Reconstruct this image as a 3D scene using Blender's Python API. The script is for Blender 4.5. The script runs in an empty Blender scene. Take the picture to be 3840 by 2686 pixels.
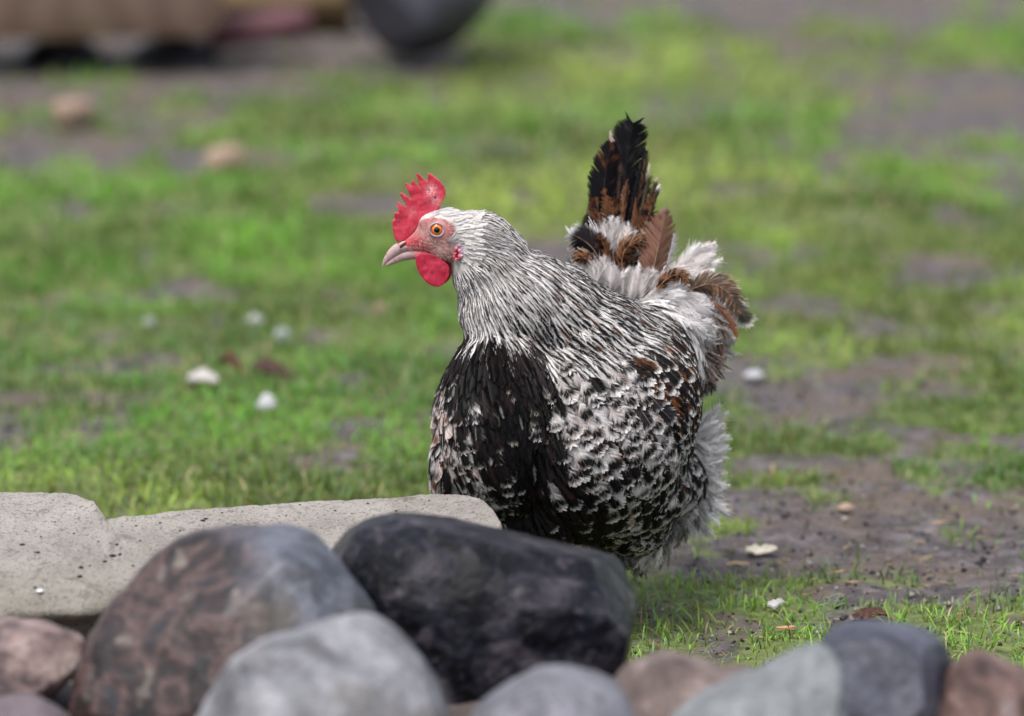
import bpy, bmesh, math, random
import numpy as np
from mathutils import Vector, Matrix
from mathutils.bvhtree import BVHTree
R = math.radians
random.seed(7); rng = np.random.default_rng(11)
scene = bpy.context.scene
col = scene.collection

# ------------------------------------------------------------------ camera, sky, sun, exposure
CAMH, PITCH, FOC, SW = 1.15, R(10.8), 158.0, 36.0
HEN_Y = 4.53
cam_d = bpy.data.cameras.new('camera'); cam = bpy.data.objects.new('camera', cam_d); col.objects.link(cam)
cam.location = (0, 0, CAMH); cam.rotation_euler = (R(90) - PITCH, 0, 0)
cam_d.lens = FOC; cam_d.sensor_width = SW; cam_d.clip_end = 2000; cam_d.clip_start = 0.05
cam_d.dof.use_dof = True; cam_d.dof.focus_distance = 4.56; cam_d.dof.aperture_fstop = 3.2
scene.camera = cam
world = bpy.data.worlds.new('World'); scene.world = world; world.use_nodes = True
wn = world.node_tree.nodes; wl = world.node_tree.links
SUN_EL, SUN_AZ = R(66), R(208)      # azimuth measured from +Y towards +X
sky = wn.new('ShaderNodeTexSky'); sky.sky_type = 'NISHITA'; sky.sun_disc = False
sky.sun_elevation = SUN_EL; sky.sun_rotation = SUN_AZ
sky.air_density = 1.0; sky.dust_density = 3.0; sky.ozone_density = 1.0
bg = wn.get('Background') or wn.new('ShaderNodeBackground')
bg.inputs['Strength'].default_value = 0.12
hs = wn.new('ShaderNodeHueSaturation'); hs.inputs['Saturation'].default_value = 0.45      # thin even overcast
wl.new(sky.outputs[0], hs.inputs['Color']); wl.new(hs.outputs[0], bg.inputs['Color'])
sun_d = bpy.data.lights.new('sun', 'SUN'); sun_d.energy = 1.5; sun_d.angle = R(18); sun_d.color = (1.0, 0.975, 0.95)
sun = bpy.data.objects.new('sun', sun_d); col.objects.link(sun)
sdir = Vector((math.sin(SUN_AZ) * math.cos(SUN_EL), math.cos(SUN_AZ) * math.cos(SUN_EL), math.sin(SUN_EL)))
sun.rotation_euler = sdir.to_track_quat('Z', 'Y').to_euler()
scene.view_settings.view_transform = 'Standard'; scene.view_settings.look = 'None'
scene.view_settings.exposure = 1.2; scene.view_settings.gamma = 1.0
scene.cycles.max_bounces = 5; scene.cycles.diffuse_bounces = 3; scene.cycles.transparent_max_bounces = 6

# ------------------------------------------------------------------ helpers
CP, SP = math.cos(PITCH), math.sin(PITCH)
PXK = SW / FOC / 1024.0
def at(px, py, Y):
    """world point at distance Y on the ray through a photograph position"""
    x = (px - 512) * PXK; y = (358 - py) * PXK
    d = (x, y * SP + CP, y * CP - SP)
    k = Y / d[1]
    return Vector((d[0] * k, Y, CAMH + d[2] * k))
def on_ground(px, py, z=0.0):
    x = (px - 512) * PXK; y = (358 - py) * PXK
    d = (x, y * SP + CP, y * CP - SP)
    k = (z - CAMH) / d[2]
    return Vector((d[0] * k, d[1] * k, z))
def proj(P):
    P = np.asarray(P, float)
    x = P[..., 0]; y = P[..., 1]; z = P[..., 2] - CAMH
    f = y * CP - z * SP; u = y * SP + z * CP
    return 512 + x / f / PXK, 358 - u / f / PXK
def tag(o, label=None, cat=None, group=None, kind=None):
    if label: o['label'] = label
    if cat: o['category'] = cat
    if group: o['group'] = group
    if kind: o['kind'] = kind
    return o
def link(name, me, mat=None, parent=None, smooth=True):
    o = bpy.data.objects.new(name, me); col.objects.link(o)
    if mat is not None: me.materials.append(mat)
    if parent: o.parent = parent; o.matrix_parent_inverse = parent.matrix_world.inverted()
    if smooth and len(me.polygons): me.polygons.foreach_set('use_smooth', np.ones(len(me.polygons), bool))
    return o
def empty(name, loc):
    o = bpy.data.objects.new(name, None); col.objects.link(o); o.location = loc; o.empty_display_size = .05
    bpy.context.view_layer.update(); return o
def np_mesh(name, V, F, C=None):
    """V (n,3), F (m,4) quads, C (n,3) colours"""
    me = bpy.data.meshes.new(name); V = np.asarray(V, np.float32).reshape(-1, 3); F = np.asarray(F, np.int32)
    k = F.shape[1]
    me.vertices.add(len(V)); me.vertices.foreach_set('co', V.ravel())
    me.loops.add(F.size); me.loops.foreach_set('vertex_index', F.ravel())
    me.polygons.add(len(F)); me.polygons.foreach_set('loop_start', np.arange(0, F.size, k, dtype=np.int32))
    me.polygons.foreach_set('loop_total', np.full(len(F), k, np.int32))
    me.update(calc_edges=True)
    if C is not None:
        C = np.asarray(C, np.float32).reshape(-1, 3)
        a = me.color_attributes.new('col', 'FLOAT_COLOR', 'POINT')
        a.data.foreach_set('color', np.c_[C, np.ones(len(C))].astype(np.float32).ravel())
    return me
def hash2(ix, iy, s):
    n = (ix.astype(np.int64) * 374761393 + iy.astype(np.int64) * 668265263 + s * 982451653) & 0x7fffffff
    n = ((n ^ (n >> 13)) * 1274126177) & 0x7fffffff
    return ((n ^ (n >> 16)) & 0xffff) / 65535.0
def vnoise(x, y, s=0):
    x = np.asarray(x, float); y = np.asarray(y, float)
    ix = np.floor(x); iy = np.floor(y); fx = x - ix; fy = y - iy
    fx = fx * fx * (3 - 2 * fx); fy = fy * fy * (3 - 2 * fy)
    a = hash2(ix, iy, s); b = hash2(ix + 1, iy, s); c = hash2(ix, iy + 1, s); d = hash2(ix + 1, iy + 1, s)
    return (a * (1 - fx) + b * fx) * (1 - fy) + (c * (1 - fx) + d * fx) * fy
def fbm(x, y, s=0, o=4):
    r = 0; a = .5
    for i in range(o): r = r + a * vnoise(x * 2**i, y * 2**i, s + i); a *= .5
    return r / (1 - .5**o)
def sstep(a, b, x):
    t = np.clip((x - a) / (b - a), 0, 1); return t * t * (3 - 2 * t)
def in_poly(px, py, poly):
    c = np.zeros(np.shape(px), bool); n = len(poly)
    for i in range(n):
        x1, y1 = poly[i]; x2, y2 = poly[(i + 1) % n]
        if y1 == y2: continue
        c ^= ((y1 > py) != (y2 > py)) & (px < (x2 - x1) * (py - y1) / (y2 - y1) + x1)
    return c
def evaluated(o):
    dg = bpy.context.evaluated_depsgraph_get(); dg.update()
    return bpy.data.meshes.new_from_object(o.evaluated_get(dg))
def remeshed(bm, voxel, smooth_it, fac=.5, name='tmp'):
    me = bpy.data.meshes.new(name); bm.to_mesh(me); bm.free()
    o = bpy.data.objects.new(name, me); col.objects.link(o)
    m = o.modifiers.new('r', 'REMESH'); m.mode = 'VOXEL'; m.voxel_size = voxel
    if smooth_it:
        s = o.modifiers.new('s', 'SMOOTH'); s.iterations = smooth_it; s.factor = fac
    r = evaluated(o); bpy.data.objects.remove(o); bpy.data.meshes.remove(me)
    r.materials.clear(); return r
def set_cols(me, C):
    a = me.color_attributes.new('col', 'FLOAT_COLOR', 'POINT')
    a.data.foreach_set('color', np.c_[np.asarray(C).reshape(-1, 3), np.ones(len(me.vertices))].astype(np.float32).ravel())
def coords(me):
    v = np.empty(len(me.vertices) * 3, np.float32); me.vertices.foreach_get('co', v); return v.reshape(-1, 3)

# ------------------------------------------------------------------ materials
class NT:
    def __init__(s, name):
        s.m = bpy.data.materials.new(name); s.m.use_nodes = True
        s.n = s.m.node_tree.nodes; s.l = s.m.node_tree.links; s.b = s.n['Principled BSDF']
    def new(s, t, **k):
        x = s.n.new(t)
        for a, v in k.items(): setattr(x, a, v)
        return x
    def noise(s, scale, detail=4, rough=.55, vec=None, dist=0):
        x = s.new('ShaderNodeTexNoise'); x.inputs['Scale'].default_value = scale; x.inputs['Detail'].default_value = detail
        x.inputs['Roughness'].default_value = rough; x.inputs['Distortion'].default_value = dist
        s.l.new(vec if vec else s.obj(), x.inputs['Vector']); return x.outputs['Fac']
    def obj(s):
        if not hasattr(s, '_o'): s._o = s.new('ShaderNodeTexCoord').outputs['Object']
        return s._o
    def ramp(s, fac, stops, interp='LINEAR'):
        x = s.new('ShaderNodeValToRGB'); x.color_ramp.interpolation = interp; e = x.color_ramp.elements
        while len(e) < len(stops): e.new(.5)
        for i, (p, c) in enumerate(stops):
            e[i].position = p; e[i].color = (*c, 1) if not isinstance(c, (int, float)) else (c, c, c, 1)
        s.l.new(fac, x.inputs[0]); return x.outputs[0]
    def mix(s, f, a, b, mode='MIX'):
        x = s.new('ShaderNodeMix', data_type='RGBA', blend_type=mode)
        for sock, v in ((x.inputs[0], f), (x.inputs[6], a), (x.inputs[7], b)):
            if isinstance(v, (int, float)): sock.default_value = v
            elif isinstance(v, tuple): sock.default_value = (*v, 1)
            else: s.l.new(v, sock)
        return x.outputs[2]
    def math(s, op, a, b=0.0):
        x = s.new('ShaderNodeMath', operation=op)
        for i, v in enumerate((a, b)):
            if isinstance(v, (int, float)): x.inputs[i].default_value = v
            else: s.l.new(v, x.inputs[i])
        return x.outputs[0]
    def bump(s, h, strength=.5, dist=.01):
        x = s.new('ShaderNodeBump'); x.inputs['Strength'].default_value = strength; x.inputs['Distance'].default_value = dist
        s.l.new(h, x.inputs['Height']); s.l.new(x.outputs[0], s.b.inputs['Normal'])
    def base(s, c, rough=.8, spec=.3):
        if isinstance(c, tuple): s.b.inputs['Base Color'].default_value = (*c, 1)
        else: s.l.new(c, s.b.inputs['Base Color'])
        s.b.inputs['Roughness'].default_value = rough; s.b.inputs['Specular IOR Level'].default_value = spec
        return s
def attr_mat(name, rough=.6, spec=.3, trans=0.0, sheen=0.0, sss=0.0, bump=None):
    t = NT(name); a = t.new('ShaderNodeAttribute'); a.attribute_name = 'col'
    t.base(a.outputs['Color'], rough, spec)
    if sheen: t.b.inputs['Sheen Weight'].default_value = sheen
    if sss: t.b.inputs['Subsurface Weight'].default_value = sss; t.b.inputs['Subsurface Scale'].default_value = .004
    if bump: t.bump(t.noise(bump[0], 3), bump[1], bump[2])
    if trans:
        tr = t.new('ShaderNodeBsdfTranslucent'); t.l.new(a.outputs['Color'], tr.inputs[0])
        mx = t.new('ShaderNodeMixShader'); mx.inputs[0].default_value = trans
        t.l.new(t.b.outputs[0], mx.inputs[1]); t.l.new(tr.outputs[0], mx.inputs[2])
        t.l.new(mx.outputs[0], t.n['Material Output'].inputs[0])
    return t.m
M_FEATHER = attr_mat('feather_vane', .5, .09, .08)
M_DOWN = attr_mat('soft_down', .7, .2, .15)
M_GRASS = attr_mat('grass_blade', .5, .35, .3)
M_SKIN = attr_mat('bird_skin', .5, .35, 0, 0, .1, (900, .5, .0008))
M_LEAF = attr_mat('leaf_skin', .6, .3, .15)

# ------------------------------------------------------------------ ground
def gp(px, py, rx, ry, s):
    c = on_ground(px, py); a = on_ground(px, py - ry).y - c.y; b = c.y - on_ground(px, py + ry).y
    return (c.x, c.y, rx * PXK * c.y, max(a, .01), max(b, .01), s)
PATCHES = [gp(*a) for a in [
    (60, 50, 280, 44, 1.6), (230, 55, 150, 38, 1.3), (120, 10, 260, 30, 1.6), (330, 45, 120, 24, .9), (420, 62, 70, 20, .9), (800, 6, 330, 20, 1.3), (1000, 112, 110, 34, 1.2),
    (900, 124, 50, 12, 1.0), (990, 85, 90, 22, 1.0), (55, 150, 140, 18, 1.1), (210, 158, 90, 9, .8), (330, 209, 70, 10, .8), (790, 188, 95, 9, .9),
    (40, 130, 60, 12, .9), (205, 286, 42, 8, .9), (560, 200, 40, 9, .5), (920, 268, 60, 18, .7), (870, 185, 40, 7, .8), (560, 240, 60, 9, .8), (760, 250, 50, 8, .5),
    (800, 305, 60, 10, .6), (1010, 435, 90, 9, 1.0), (880, 466, 150, 14, .95), (930, 520, 190, 30, 1.2), (780, 505, 110, 24, .9),
    (960, 562, 130, 22, 1.25), (760, 565, 110, 12, 1.0), (700, 545, 50, 14, .9), (860, 590, 160, 9, .95), (1000, 590, 60, 20, .9), (700, 600, 60, 6, .5),
    (390, 288, 22, 6, .6), (170, 355, 16, 5, .6), (640, 470, 80, 20, .5), (860, 340, 60, 10, .5), (480, 150, 60, 8, .5), (690, 370, 40, 9, .7)]]
def bareness(x, y):
    b = np.zeros(np.shape(x))
    for cx, cy, ax, a, c, s in PATCHES:
        dy = (y - cy); dy = np.where(dy > 0, dy / a, dy / c)
        b = np.maximum(b, s * np.exp(-1.1 * (((x - cx) / ax)**2 + dy**2)**1.3))
    b = np.maximum(b, 1.4 * (1 - sstep(4.13, 4.24, y)))
    b = np.maximum(b, 1.4 * sstep(.02, -.03, x) * sstep(4.37, 4.33, y))      # nothing grows under the slab
    n = fbm(x * 3.1 + 5, y * 2.2, 3) - .5; n2 = fbm(x * 14, y * 9, 21, 3) - .5
    n3 = fbm(x * 5.5 + 3, y * 3.2, 8, 3) - .5
    return np.clip(b * (1.0 + n2 * 1.2) + n * 1.0 + n2 * 1.7 + n3 * 1.2 + .06, 0, 1.2)
def gheight(x, y):
    bank = .10 * (1 - sstep(3.92, 4.27, y + .03 * np.sin(x * 5)))
    near = 1 / (1 + np.maximum(y - 5, 0) * .3)
    bb = bareness(x, y)
    h = (fbm(x * 2.3, y * 2.3, 40, 3) - .5) * .03 + (fbm(x * 11, y * 11, 50, 4) - .5) * .016 * near
    h = h + (fbm(x * 45, y * 60, 60, 3) - .5) * .008 * near * np.clip(bb * 1.4, .3, 1)
    return h * np.clip((y - 2) / 2, .1, 1) + bank - .004
def axis(segs):
    out = []
    for a, b, n in segs: out += list(np.linspace(a, b, n, endpoint=False))
    return np.array(out + [segs[-1][1]])
gy = axis([(-300, -5, 8), (-5, 3.4, 12), (3.4, 4.25, 60), (4.25, 5.4, 330), (5.4, 7.5, 200), (7.5, 12, 110), (12, 40, 20), (40, 900, 10)])
gx = axis([(-600, -20, 8), (-20, -2.2, 25), (-2.2, -.8, 70), (-.8, .8, 430), (.8, 2.2, 70), (2.2, 20, 25), (20, 600, 8)])
GX, GY = np.meshgrid(gx, gy)
GZ = gheight(GX, GY); far = (np.abs(GX) > 15) | (GY > 30) | (GY < -3); GZ = np.where(far, 0 + GZ * .2, GZ)
ny, nx = GX.shape
idx = np.arange(ny * nx).reshape(ny, nx)
F = np.stack([idx[:-1, :-1], idx[:-1, 1:], idx[1:, 1:], idx[1:, :-1]], -1).reshape(-1, 4)
B = bareness(GX, GY)
me = np_mesh('ground', np.stack([GX, GY, GZ], -1), F, np.repeat(B.ravel()[:, None], 3, 1))
t = NT('soil_and_moss')
a = t.new('ShaderNodeAttribute'); a.attribute_name = 'col'
soil = t.ramp(t.noise(28, 6, .65), [(.30, (.022, .018, .018)), (.5, (.075, .064, .066)), (.70, (.16, .14, .145))])
soil = t.mix(t.ramp(t.noise(6, 3), [(.45, 0.0), (.62, .6)]), soil, (.12, .085, .06))
moss = t.ramp(t.noise(60, 5, .6), [(.3, (.04, .055, .015)), (.55, (.105, .14, .034)), (.75, (.19, .23, .06))])
moss = t.mix(t.ramp(t.noise(2.2, 3), [(.4, 0.0), (.65, .7)]), moss, (.15, .165, .065))
f = t.math('ADD', a.outputs['Fac'], t.math('MULTIPLY', t.math('SUBTRACT', t.noise(35, 4), .5), .9))
f = t.ramp(f, [(.22, 0.0), (.5, 1.0)])
t.base(t.mix(f, moss, soil), .85, .3)
t.bump(t.noise(170, 5, .7), .7, .006)
ground = link('ground', me, t.m); tag(ground, 'damp grey soil with patches of moss and short turf', kind='structure')

# ------------------------------------------------------------------ grass
def grass_mesh(zones):
    Vs, Fs, Cs = [], [], []; off = 0
    for (y0, y1, wide, n, hmin, hmax, wd, power) in zones:
        y = rng.uniform(y0, y1, n); x = rng.uniform(-1, 1, n) * (y * wide)
        b = bareness(x, y); dens = np.clip(1.02 - b * 1.45, .035, 1)
        clump = .35 + .65 * sstep(.38, .6, fbm(x * 22, y * 22, 90, 2))
        keep = rng.random(n) < dens * clump * (1 if y0 > 4.8 else .75)
        x, y, b = x[keep], y[keep], b[keep]; n = len(x)
        z = gheight(x, y) - .002
        tall = fbm(x * 6, y * 5, 77, 2)
        h = rng.uniform(hmin, hmax, n) * (.6 + .9 * tall) * np.where(b > .5, .6, 1) * np.where(rng.random(n) < .05, 1.7, 1)
        az = rng.uniform(0, 2 * math.pi, n); lean = rng.uniform(.15, 1.25, n)
        d = np.stack([np.cos(az), np.sin(az), np.zeros(n)], -1)
        wv = az + math.pi / 2 + rng.uniform(-.5, .5, n)
        w = np.stack([np.cos(wv), np.sin(wv), rng.uniform(-.3, .3, n)], -1) * (wd * rng.uniform(.6, 1.3, n))[:, None]
        base = np.stack([x, y, z], -1)
        rows = []
        for tt, wk in ((0, .8), (.35, 1), (.72, .75), (1, .08)):
            ang = lean * (.35 + .9 * tt)
            p = base + d * (np.sin(ang) * h * tt)[:, None]; p[:, 2] += np.cos(ang * .9) * h * tt
            rows += [p - w * wk, p + w * wk]
        V = np.stack(rows, 1)                      # n,8,3
        i0 = (np.arange(n) * 8)[:, None, None] + off
        Fq = np.array([[0, 1, 3, 2], [2, 3, 5, 4], [4, 5, 7, 6]])[None] + i0
        r = rng.random(n); tone = fbm(x * 1.6 + 9, y * 1.2, 33, 3)[:, None]; t2 = fbm(x * 5, y * 4, 35, 2)[:, None]
        tone = sstep(.3, .7, tone); t2 = sstep(.25, .75, t2)
        c = np.array([.098, .24, .020]) * (1 - tone) + np.array([.225, .30, .050]) * tone
        c = c * (.55 + .85 * t2) * rng.uniform(.6, 1.35, (n, 1))
        blue = ((rng.random(n) < .18) & (y < 6.5))[:, None]; c = np.where(blue, np.array([.13, .21, .095]) * rng.uniform(.7, 1.3, (n, 1)), c)
        c = np.where((r < .075)[:, None], np.array([.34, .29, .15]) * rng.uniform(.6, 1.2, (n, 1)), c)
        c = np.where((r > .965)[:, None], np.array([.19, .12, .06]), c)
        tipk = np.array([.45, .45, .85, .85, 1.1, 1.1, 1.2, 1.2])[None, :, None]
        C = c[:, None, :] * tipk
        Vs.append(V.reshape(-1, 3)); Fs.append(Fq.reshape(-1, 4)); Cs.append(C.reshape(-1, 3)); off += n * 8
    return np_mesh('grass', np.concatenate(Vs), np.concatenate(Fs), np.concatenate(Cs))
gm = grass_mesh([(4.18, 4.9, .21, 58000, .009, .027, .00085, 1), (4.9, 5.7, .21, 77000, .009, .024, .0010, 1),
                 (5.7, 7.2, .21, 86000, .012, .030, .0013, 1), (7.2, 12.5, .22, 115000, .015, .036, .0024, 1)])
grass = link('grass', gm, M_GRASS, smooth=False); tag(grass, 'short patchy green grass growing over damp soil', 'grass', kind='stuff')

# grit, crumbs and straw trodden into the soil: one mass
def litter_mesh(n):
    y = 4.2 + 3.2 * rng.random(n) ** 1.6; x = rng.uniform(-1, 1, n) * y * .16; b = bareness(x, y)
    keep = rng.random(n) < (.25 + b); x, y = x[keep], y[keep]; n = len(x); z = gheight(x, y)
    L = rng.lognormal(-6.35, .55, n).clip(.0008, .006); straw = rng.random(n) < .22
    a = rng.uniform(0, 2 * math.pi, n); d = np.stack([np.cos(a), np.sin(a), rng.normal(0, .15, n)], -1); w = np.stack([-np.sin(a), np.cos(a), np.zeros(n)], -1); u = np.array([0, 0, 1.])
    Ld = (L * np.where(straw, 4, 1))[:, None]; Lw = (L * np.where(straw, .35, .8))[:, None]; Lh = (L * np.where(straw, .3, .7))[:, None]
    c = np.stack([x, y, z + Lh[:, 0] * .5], -1)
    V = np.stack([c - d * Ld, c - w * Lw * rng.uniform(.6, 1.2, (n, 1)), c + d * Ld * rng.uniform(.6, 1.1, (n, 1)), c + w * Lw, c + u * Lh + d * Ld * .2, c - u * Lh], 1)
    i = (np.arange(n) * 6)[:, None, None]; T = np.array([[0, 1, 4], [1, 2, 4], [2, 3, 4], [3, 0, 4], [1, 0, 5], [2, 1, 5], [3, 2, 5], [0, 3, 5]])[None] + i
    r = rng.random((n, 1)); C = np.where(r < .6, np.array([.035, .03, .03]), np.where(r < .85, np.array([.14, .12, .115]), np.array([.30, .27, .24])))
    C = np.where(straw[:, None], np.array([.34, .25, .13]), C) * rng.uniform(.6, 1.3, (n, 1))
    return np_mesh('ground_litter', V.reshape(-1, 3), T.reshape(-1, 3), np.repeat(C, 6, 0))
lt = link('ground_litter', litter_mesh(26000), M_LEAF, smooth=False); tag(lt, 'fine grit, soil crumbs and bits of straw trodden into the mud', 'litter', kind='stuff')

# ------------------------------------------------------------------ stones
def rock_mesh(name, outline, Y, depth, nz=.012, blocky=2.4, seed=1, cuts=9):
    """a stone whose outline follows the points, rounded in depth"""
    pts = [at(px, py, Y) for px, py in outline]
    cx = sum(p.x for p in pts) / len(pts); cz = (min(p.z for p in pts) + max(p.z for p in pts)) / 2
    P = np.array([[p.x - cx, p.z - cz] for p in pts]); n = len(P)
    NT_ = 160; th = np.linspace(0, 2 * math.pi, NT_, endpoint=False)
    ang = np.arctan2(P[:, 1], P[:, 0]); rad = np.hypot(P[:, 0], P[:, 1]); o = np.argsort(ang)
    ang = ang[o]; rad = rad[o]
    ang = np.r_[ang[-1] - 2 * math.pi, ang, ang[0] + 2 * math.pi]; rad = np.r_[rad[-1], rad, rad[0]]
    thw = (th + math.pi) % (2 * math.pi) - math.pi
    r = np.interp(thw, ang, rad); k = np.array([1, 2, 3, 2, 1.]) / 9
    r = sum(np.roll(r, i - 2) * k[i] for i in range(5))
    NP = 80; ph = np.linspace(0, math.pi, NP)
    V = []
    for p in ph:
        s = math.sin(p) ** (2 / blocky) if 0 < p < math.pi else 0
        c = math.cos(p); c = math.copysign(abs(c) ** (2 / blocky), c)
        X = r * s * np.cos(th); Z = r * s * np.sin(th); Yy = np.full(NT_, -c * depth)
        V.append(np.stack([X, Yy, Z], -1))
    V = np.array(V).reshape(-1, 3)
    a = np.arange(NP * NT_).reshape(NP, NT_); b = np.roll(a, -1, 1)
    F = np.stack([a[:-1], b[:-1], b[1:], a[1:]], -1).reshape(-1, 4)
    sc = float(r.mean())
    q = V / sc
    nn = (fbm(q[:, 0] * 1.7 + seed + q[:, 1], q[:, 2] * 1.7 + q[:, 1] * 1.3, seed, 4) - .5) + (fbm(q[:, 1] * 2 + seed, q[:, 2] * 2 - q[:, 0], seed + 9, 3) - .5) * .7
    nn2 = np.abs(fbm(q[:, 0] * 6 + q[:, 1] * 5, q[:, 2] * 6 - q[:, 1] * 4, seed + 30, 3) - .5)
    ln = np.linalg.norm(V, axis=1, keepdims=True) + 1e-9
    V = V * (1.0 + (nn[:, None] * nz * 8 - nn2[:, None] * nz * 4.0))
    rr = np.random.default_rng(seed * 7 + 1)
    for _ in range(cuts):
        d = rr.normal(0, 1, 3); d[1] -= .3; d /= np.linalg.norm(d); pr = V @ d; lim = pr.max() * rr.uniform(.80, .93)
        ex = np.maximum(pr - lim, 0); V = V - d[None] * (ex * .88)[:, None]
    q = V / sc; V = V * (1 + (fbm(q[:, 0] * 9 + q[:, 1] * 3, q[:, 2] * 9 - q[:, 1] * 7, seed + 60, 3)[:, None] - .5) * .02)
    for ax_, k_ in ((0, 0), (2, 1)):
        lo_, hi_ = V[:, ax_].min(), V[:, ax_].max(); a_, b_ = P[:, k_].min(), P[:, k_].max(); V[:, ax_] = a_ + (V[:, ax_] - lo_) / (hi_ - lo_) * (b_ - a_)
    me = np_mesh(name, V, F)
    bm = bmesh.new(); bm.from_mesh(me); bmesh.ops.remove_doubles(bm, verts=bm.verts, dist=1e-4)
    bmesh.ops.recalc_face_normals(bm, faces=bm.faces); bm.to_mesh(me); bm.free()
    return me, Vector((cx, Y, cz))
def rock(name, outline, Y, depth, mat, label, cat, nz=.012, blocky=2.4, seed=1, cuts=8):
    me, c = rock_mesh(name, outline, Y, depth, nz, blocky, seed, cuts)
    o = link(name, me, mat); o.location = c; tag(o, label, cat, 'stones heaped along the front edge'); return o
def stone_mat(name, stops, scale=18, rough=.6, spots=None, grad=None, bscale=60, bstr=.5, veins=None, spec=.4):
    t = NT(name); c = t.ramp(t.noise(scale, 5, .6, dist=.6), stops)
    if spots: c = t.mix(t.ramp(t.noise(spots[0], 2, .5), [(spots[1], 0.0), (spots[1] + .08, 1.0)]), c, spots[2])
    if veins: c = t.mix(t.ramp(t.noise(veins[0], 3, .5, dist=1.5), [(.47, 0.0), (.5, veins[2]), (.53, 0.0)]), c, veins[1])
    if grad:   # second colour towards one end of the stone: (direction, centre, width, stops)
        sx = t.new('ShaderNodeSeparateXYZ'); t.l.new(t.obj(), sx.inputs[0])
        g = t.math('ADD', t.math('MULTIPLY', sx.outputs[0], grad[0][0]), t.math('MULTIPLY', sx.outputs[2], grad[0][2]))
        g = t.math('ADD', g, t.math('MULTIPLY', t.math('SUBTRACT', t.noise(11, 3), .5), .12))
        f = t.ramp(t.math('ADD', t.math('DIVIDE', t.math('SUBTRACT', g, grad[1]), grad[2]), .5), [(0, 0.0), (1, 1.0)])
        c = t.mix(f, c, t.ramp(t.noise(14, 4), grad[3]))
    c = t.mix(.8, c, t.ramp(t.noise(150, 5, .75), [(.32, (.45, .44, .44)), (.5, (1, 1, 1)), (.68, (1.5, 1.48, 1.45))]), 'MULTIPLY')      # mineral grain
    t.base(c, rough, spec); t.bump(t.noise(bscale, 5, .6), bstr, .006); return t.m
m_mottled = stone_mat('mottled_red_stone', [(.38, (.006, .004, .005)), (.47, (.020, .011, .010)), (.54, (.070, .040, .036)), (.60, (.030, .018, .018)), (.68, (.010, .010, .014))], 24, .5,
                      (34, .62, (.12, .10, .085)), ((.8, 0, .75), .085, .06, [(.36, (.030, .032, .042)), (.5, (.095, .10, .125)), (.64, (.065, .060, .050))]))
m_black = stone_mat('black_basalt', [(.40, (.0015, .0015, .0025)), (.50, (.006, .0065, .011)), (.58, (.022, .020, .026)), (.68, (.062, .053, .062))], 26, .40,
                    (55, .62, (.040, .033, .041)), None, 70, .8, None, .16)
m_white = stone_mat('pale_limestone', [(.38, (.07, .07, .075)), (.5, (.17, .17, .185)), (.62, (.235, .235, .245))], 9, .75, (15, .57, (.13, .125, .125)))
m_blue = stone_mat('blue_grey_stone', [(.35, (.07, .07, .082)), (.6, (.16, .16, .185))], 14, .75)
m_brown = stone_mat('brown_stone', [(.35, (.05, .035, .03)), (.5, (.12, .088, .078)), (.66, (.20, .16, .15))], 18, .75)
m_green = stone_mat('grey_green_stone', [(.35, (.10, .105, .11)), (.65, (.19, .20, .205))], 14, .75)
m_slate = stone_mat('dark_slate_blue', [(.35, (.018, .018, .028)), (.52, (.06, .062, .085)), (.68, (.11, .112, .14))], 11, .55, None, ((0, 0, -1), .01, .03, [(.3, (.03, .028, .035)), (.7, (.07, .065, .08))]))  # the slate is coloured darker towards its bottom
m_rust = stone_mat('reddish_stone', [(.36, (.035, .02, .018)), (.5, (.11, .065, .055)), (.64, (.19, .155, .155))], 14, .7)
m_tan = stone_mat('pinkish_tan_stone', [(.35, (.07, .05, .05)), (.52, (.17, .12, .11)), (.68, (.25, .19, .175))], 30, .75, (26, .68, (.38, .34, .33)))
m_mauve = stone_mat('mauve_stone', [(.3, (.07, .05, .058)), (.7, (.14, .11, .12))], 12, .7)

rock('stone', [(70, 700), (78, 660), (95, 625), (118, 590), (146, 560), (176, 541), (215, 531), (262, 531), (300, 536), (335, 550), (358, 567), (372, 590), (378, 625),
               (372, 680), (360, 740), (300, 790), (180, 800), (90, 770)], 3.87, .12, m_mottled,
     'large rounded stone, mottled red-brown with a smooth blue-grey top right', 'stone', .010, 2.5, 3)
rock('rock', [(318, 560), (345, 531), (385, 522), (430, 516), (480, 519), (525, 527), (565, 537), (605, 550), (626, 566), (637, 590), (636, 640), (626, 690), (612, 740),
              (560, 790), (440, 800), (350, 780), (320, 700), (314, 620)], 3.98, .10, m_black,
     'big black jagged rock in front of the hen, widest of the heap', 'rock', .014, 3.2, 8, 18)
rock('stone', [(176, 760), (190, 716), (215, 680), (250, 655), (300, 640), (345, 624), (372, 620), (398, 640), (425, 672), (455, 710), (470, 760), (450, 830), (330, 860), (200, 830)],
     3.58, .10, m_white, 'pale grey-white stone wedged at the bottom in front of the black rock', 'stone', .010, 2.3, 14)
rock('stone', [(465, 716), (485, 698), (515, 682), (555, 668), (590, 672), (625, 695), (640, 730), (620, 800), (540, 820), (470, 790)],
     3.56, .08, m_blue, 'low lavender-grey stone peeking up between the white stone and the brown one', 'stone', .008, 2.3, 20)
rock('stone', [(600, 740), (606, 700), (625, 668), (655, 656), (690, 657), (725, 666), (765, 673), (792, 690), (780, 760), (700, 810), (620, 800)],
     3.66, .08, m_brown, 'soft brown lumpy stone just right of the black rock', 'stone', .012, 2.3, 27)
rock('stone', [(660, 760), (680, 715), (720, 693), (765, 680), (800, 660), (822, 645), (842, 655), (850, 700), (850, 780), (760, 830), (680, 810)],
     3.54, .08, m_green, 'pale grey-green stone leaning against the dark slate-blue stone', 'stone', .008, 2.3, 34)
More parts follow.
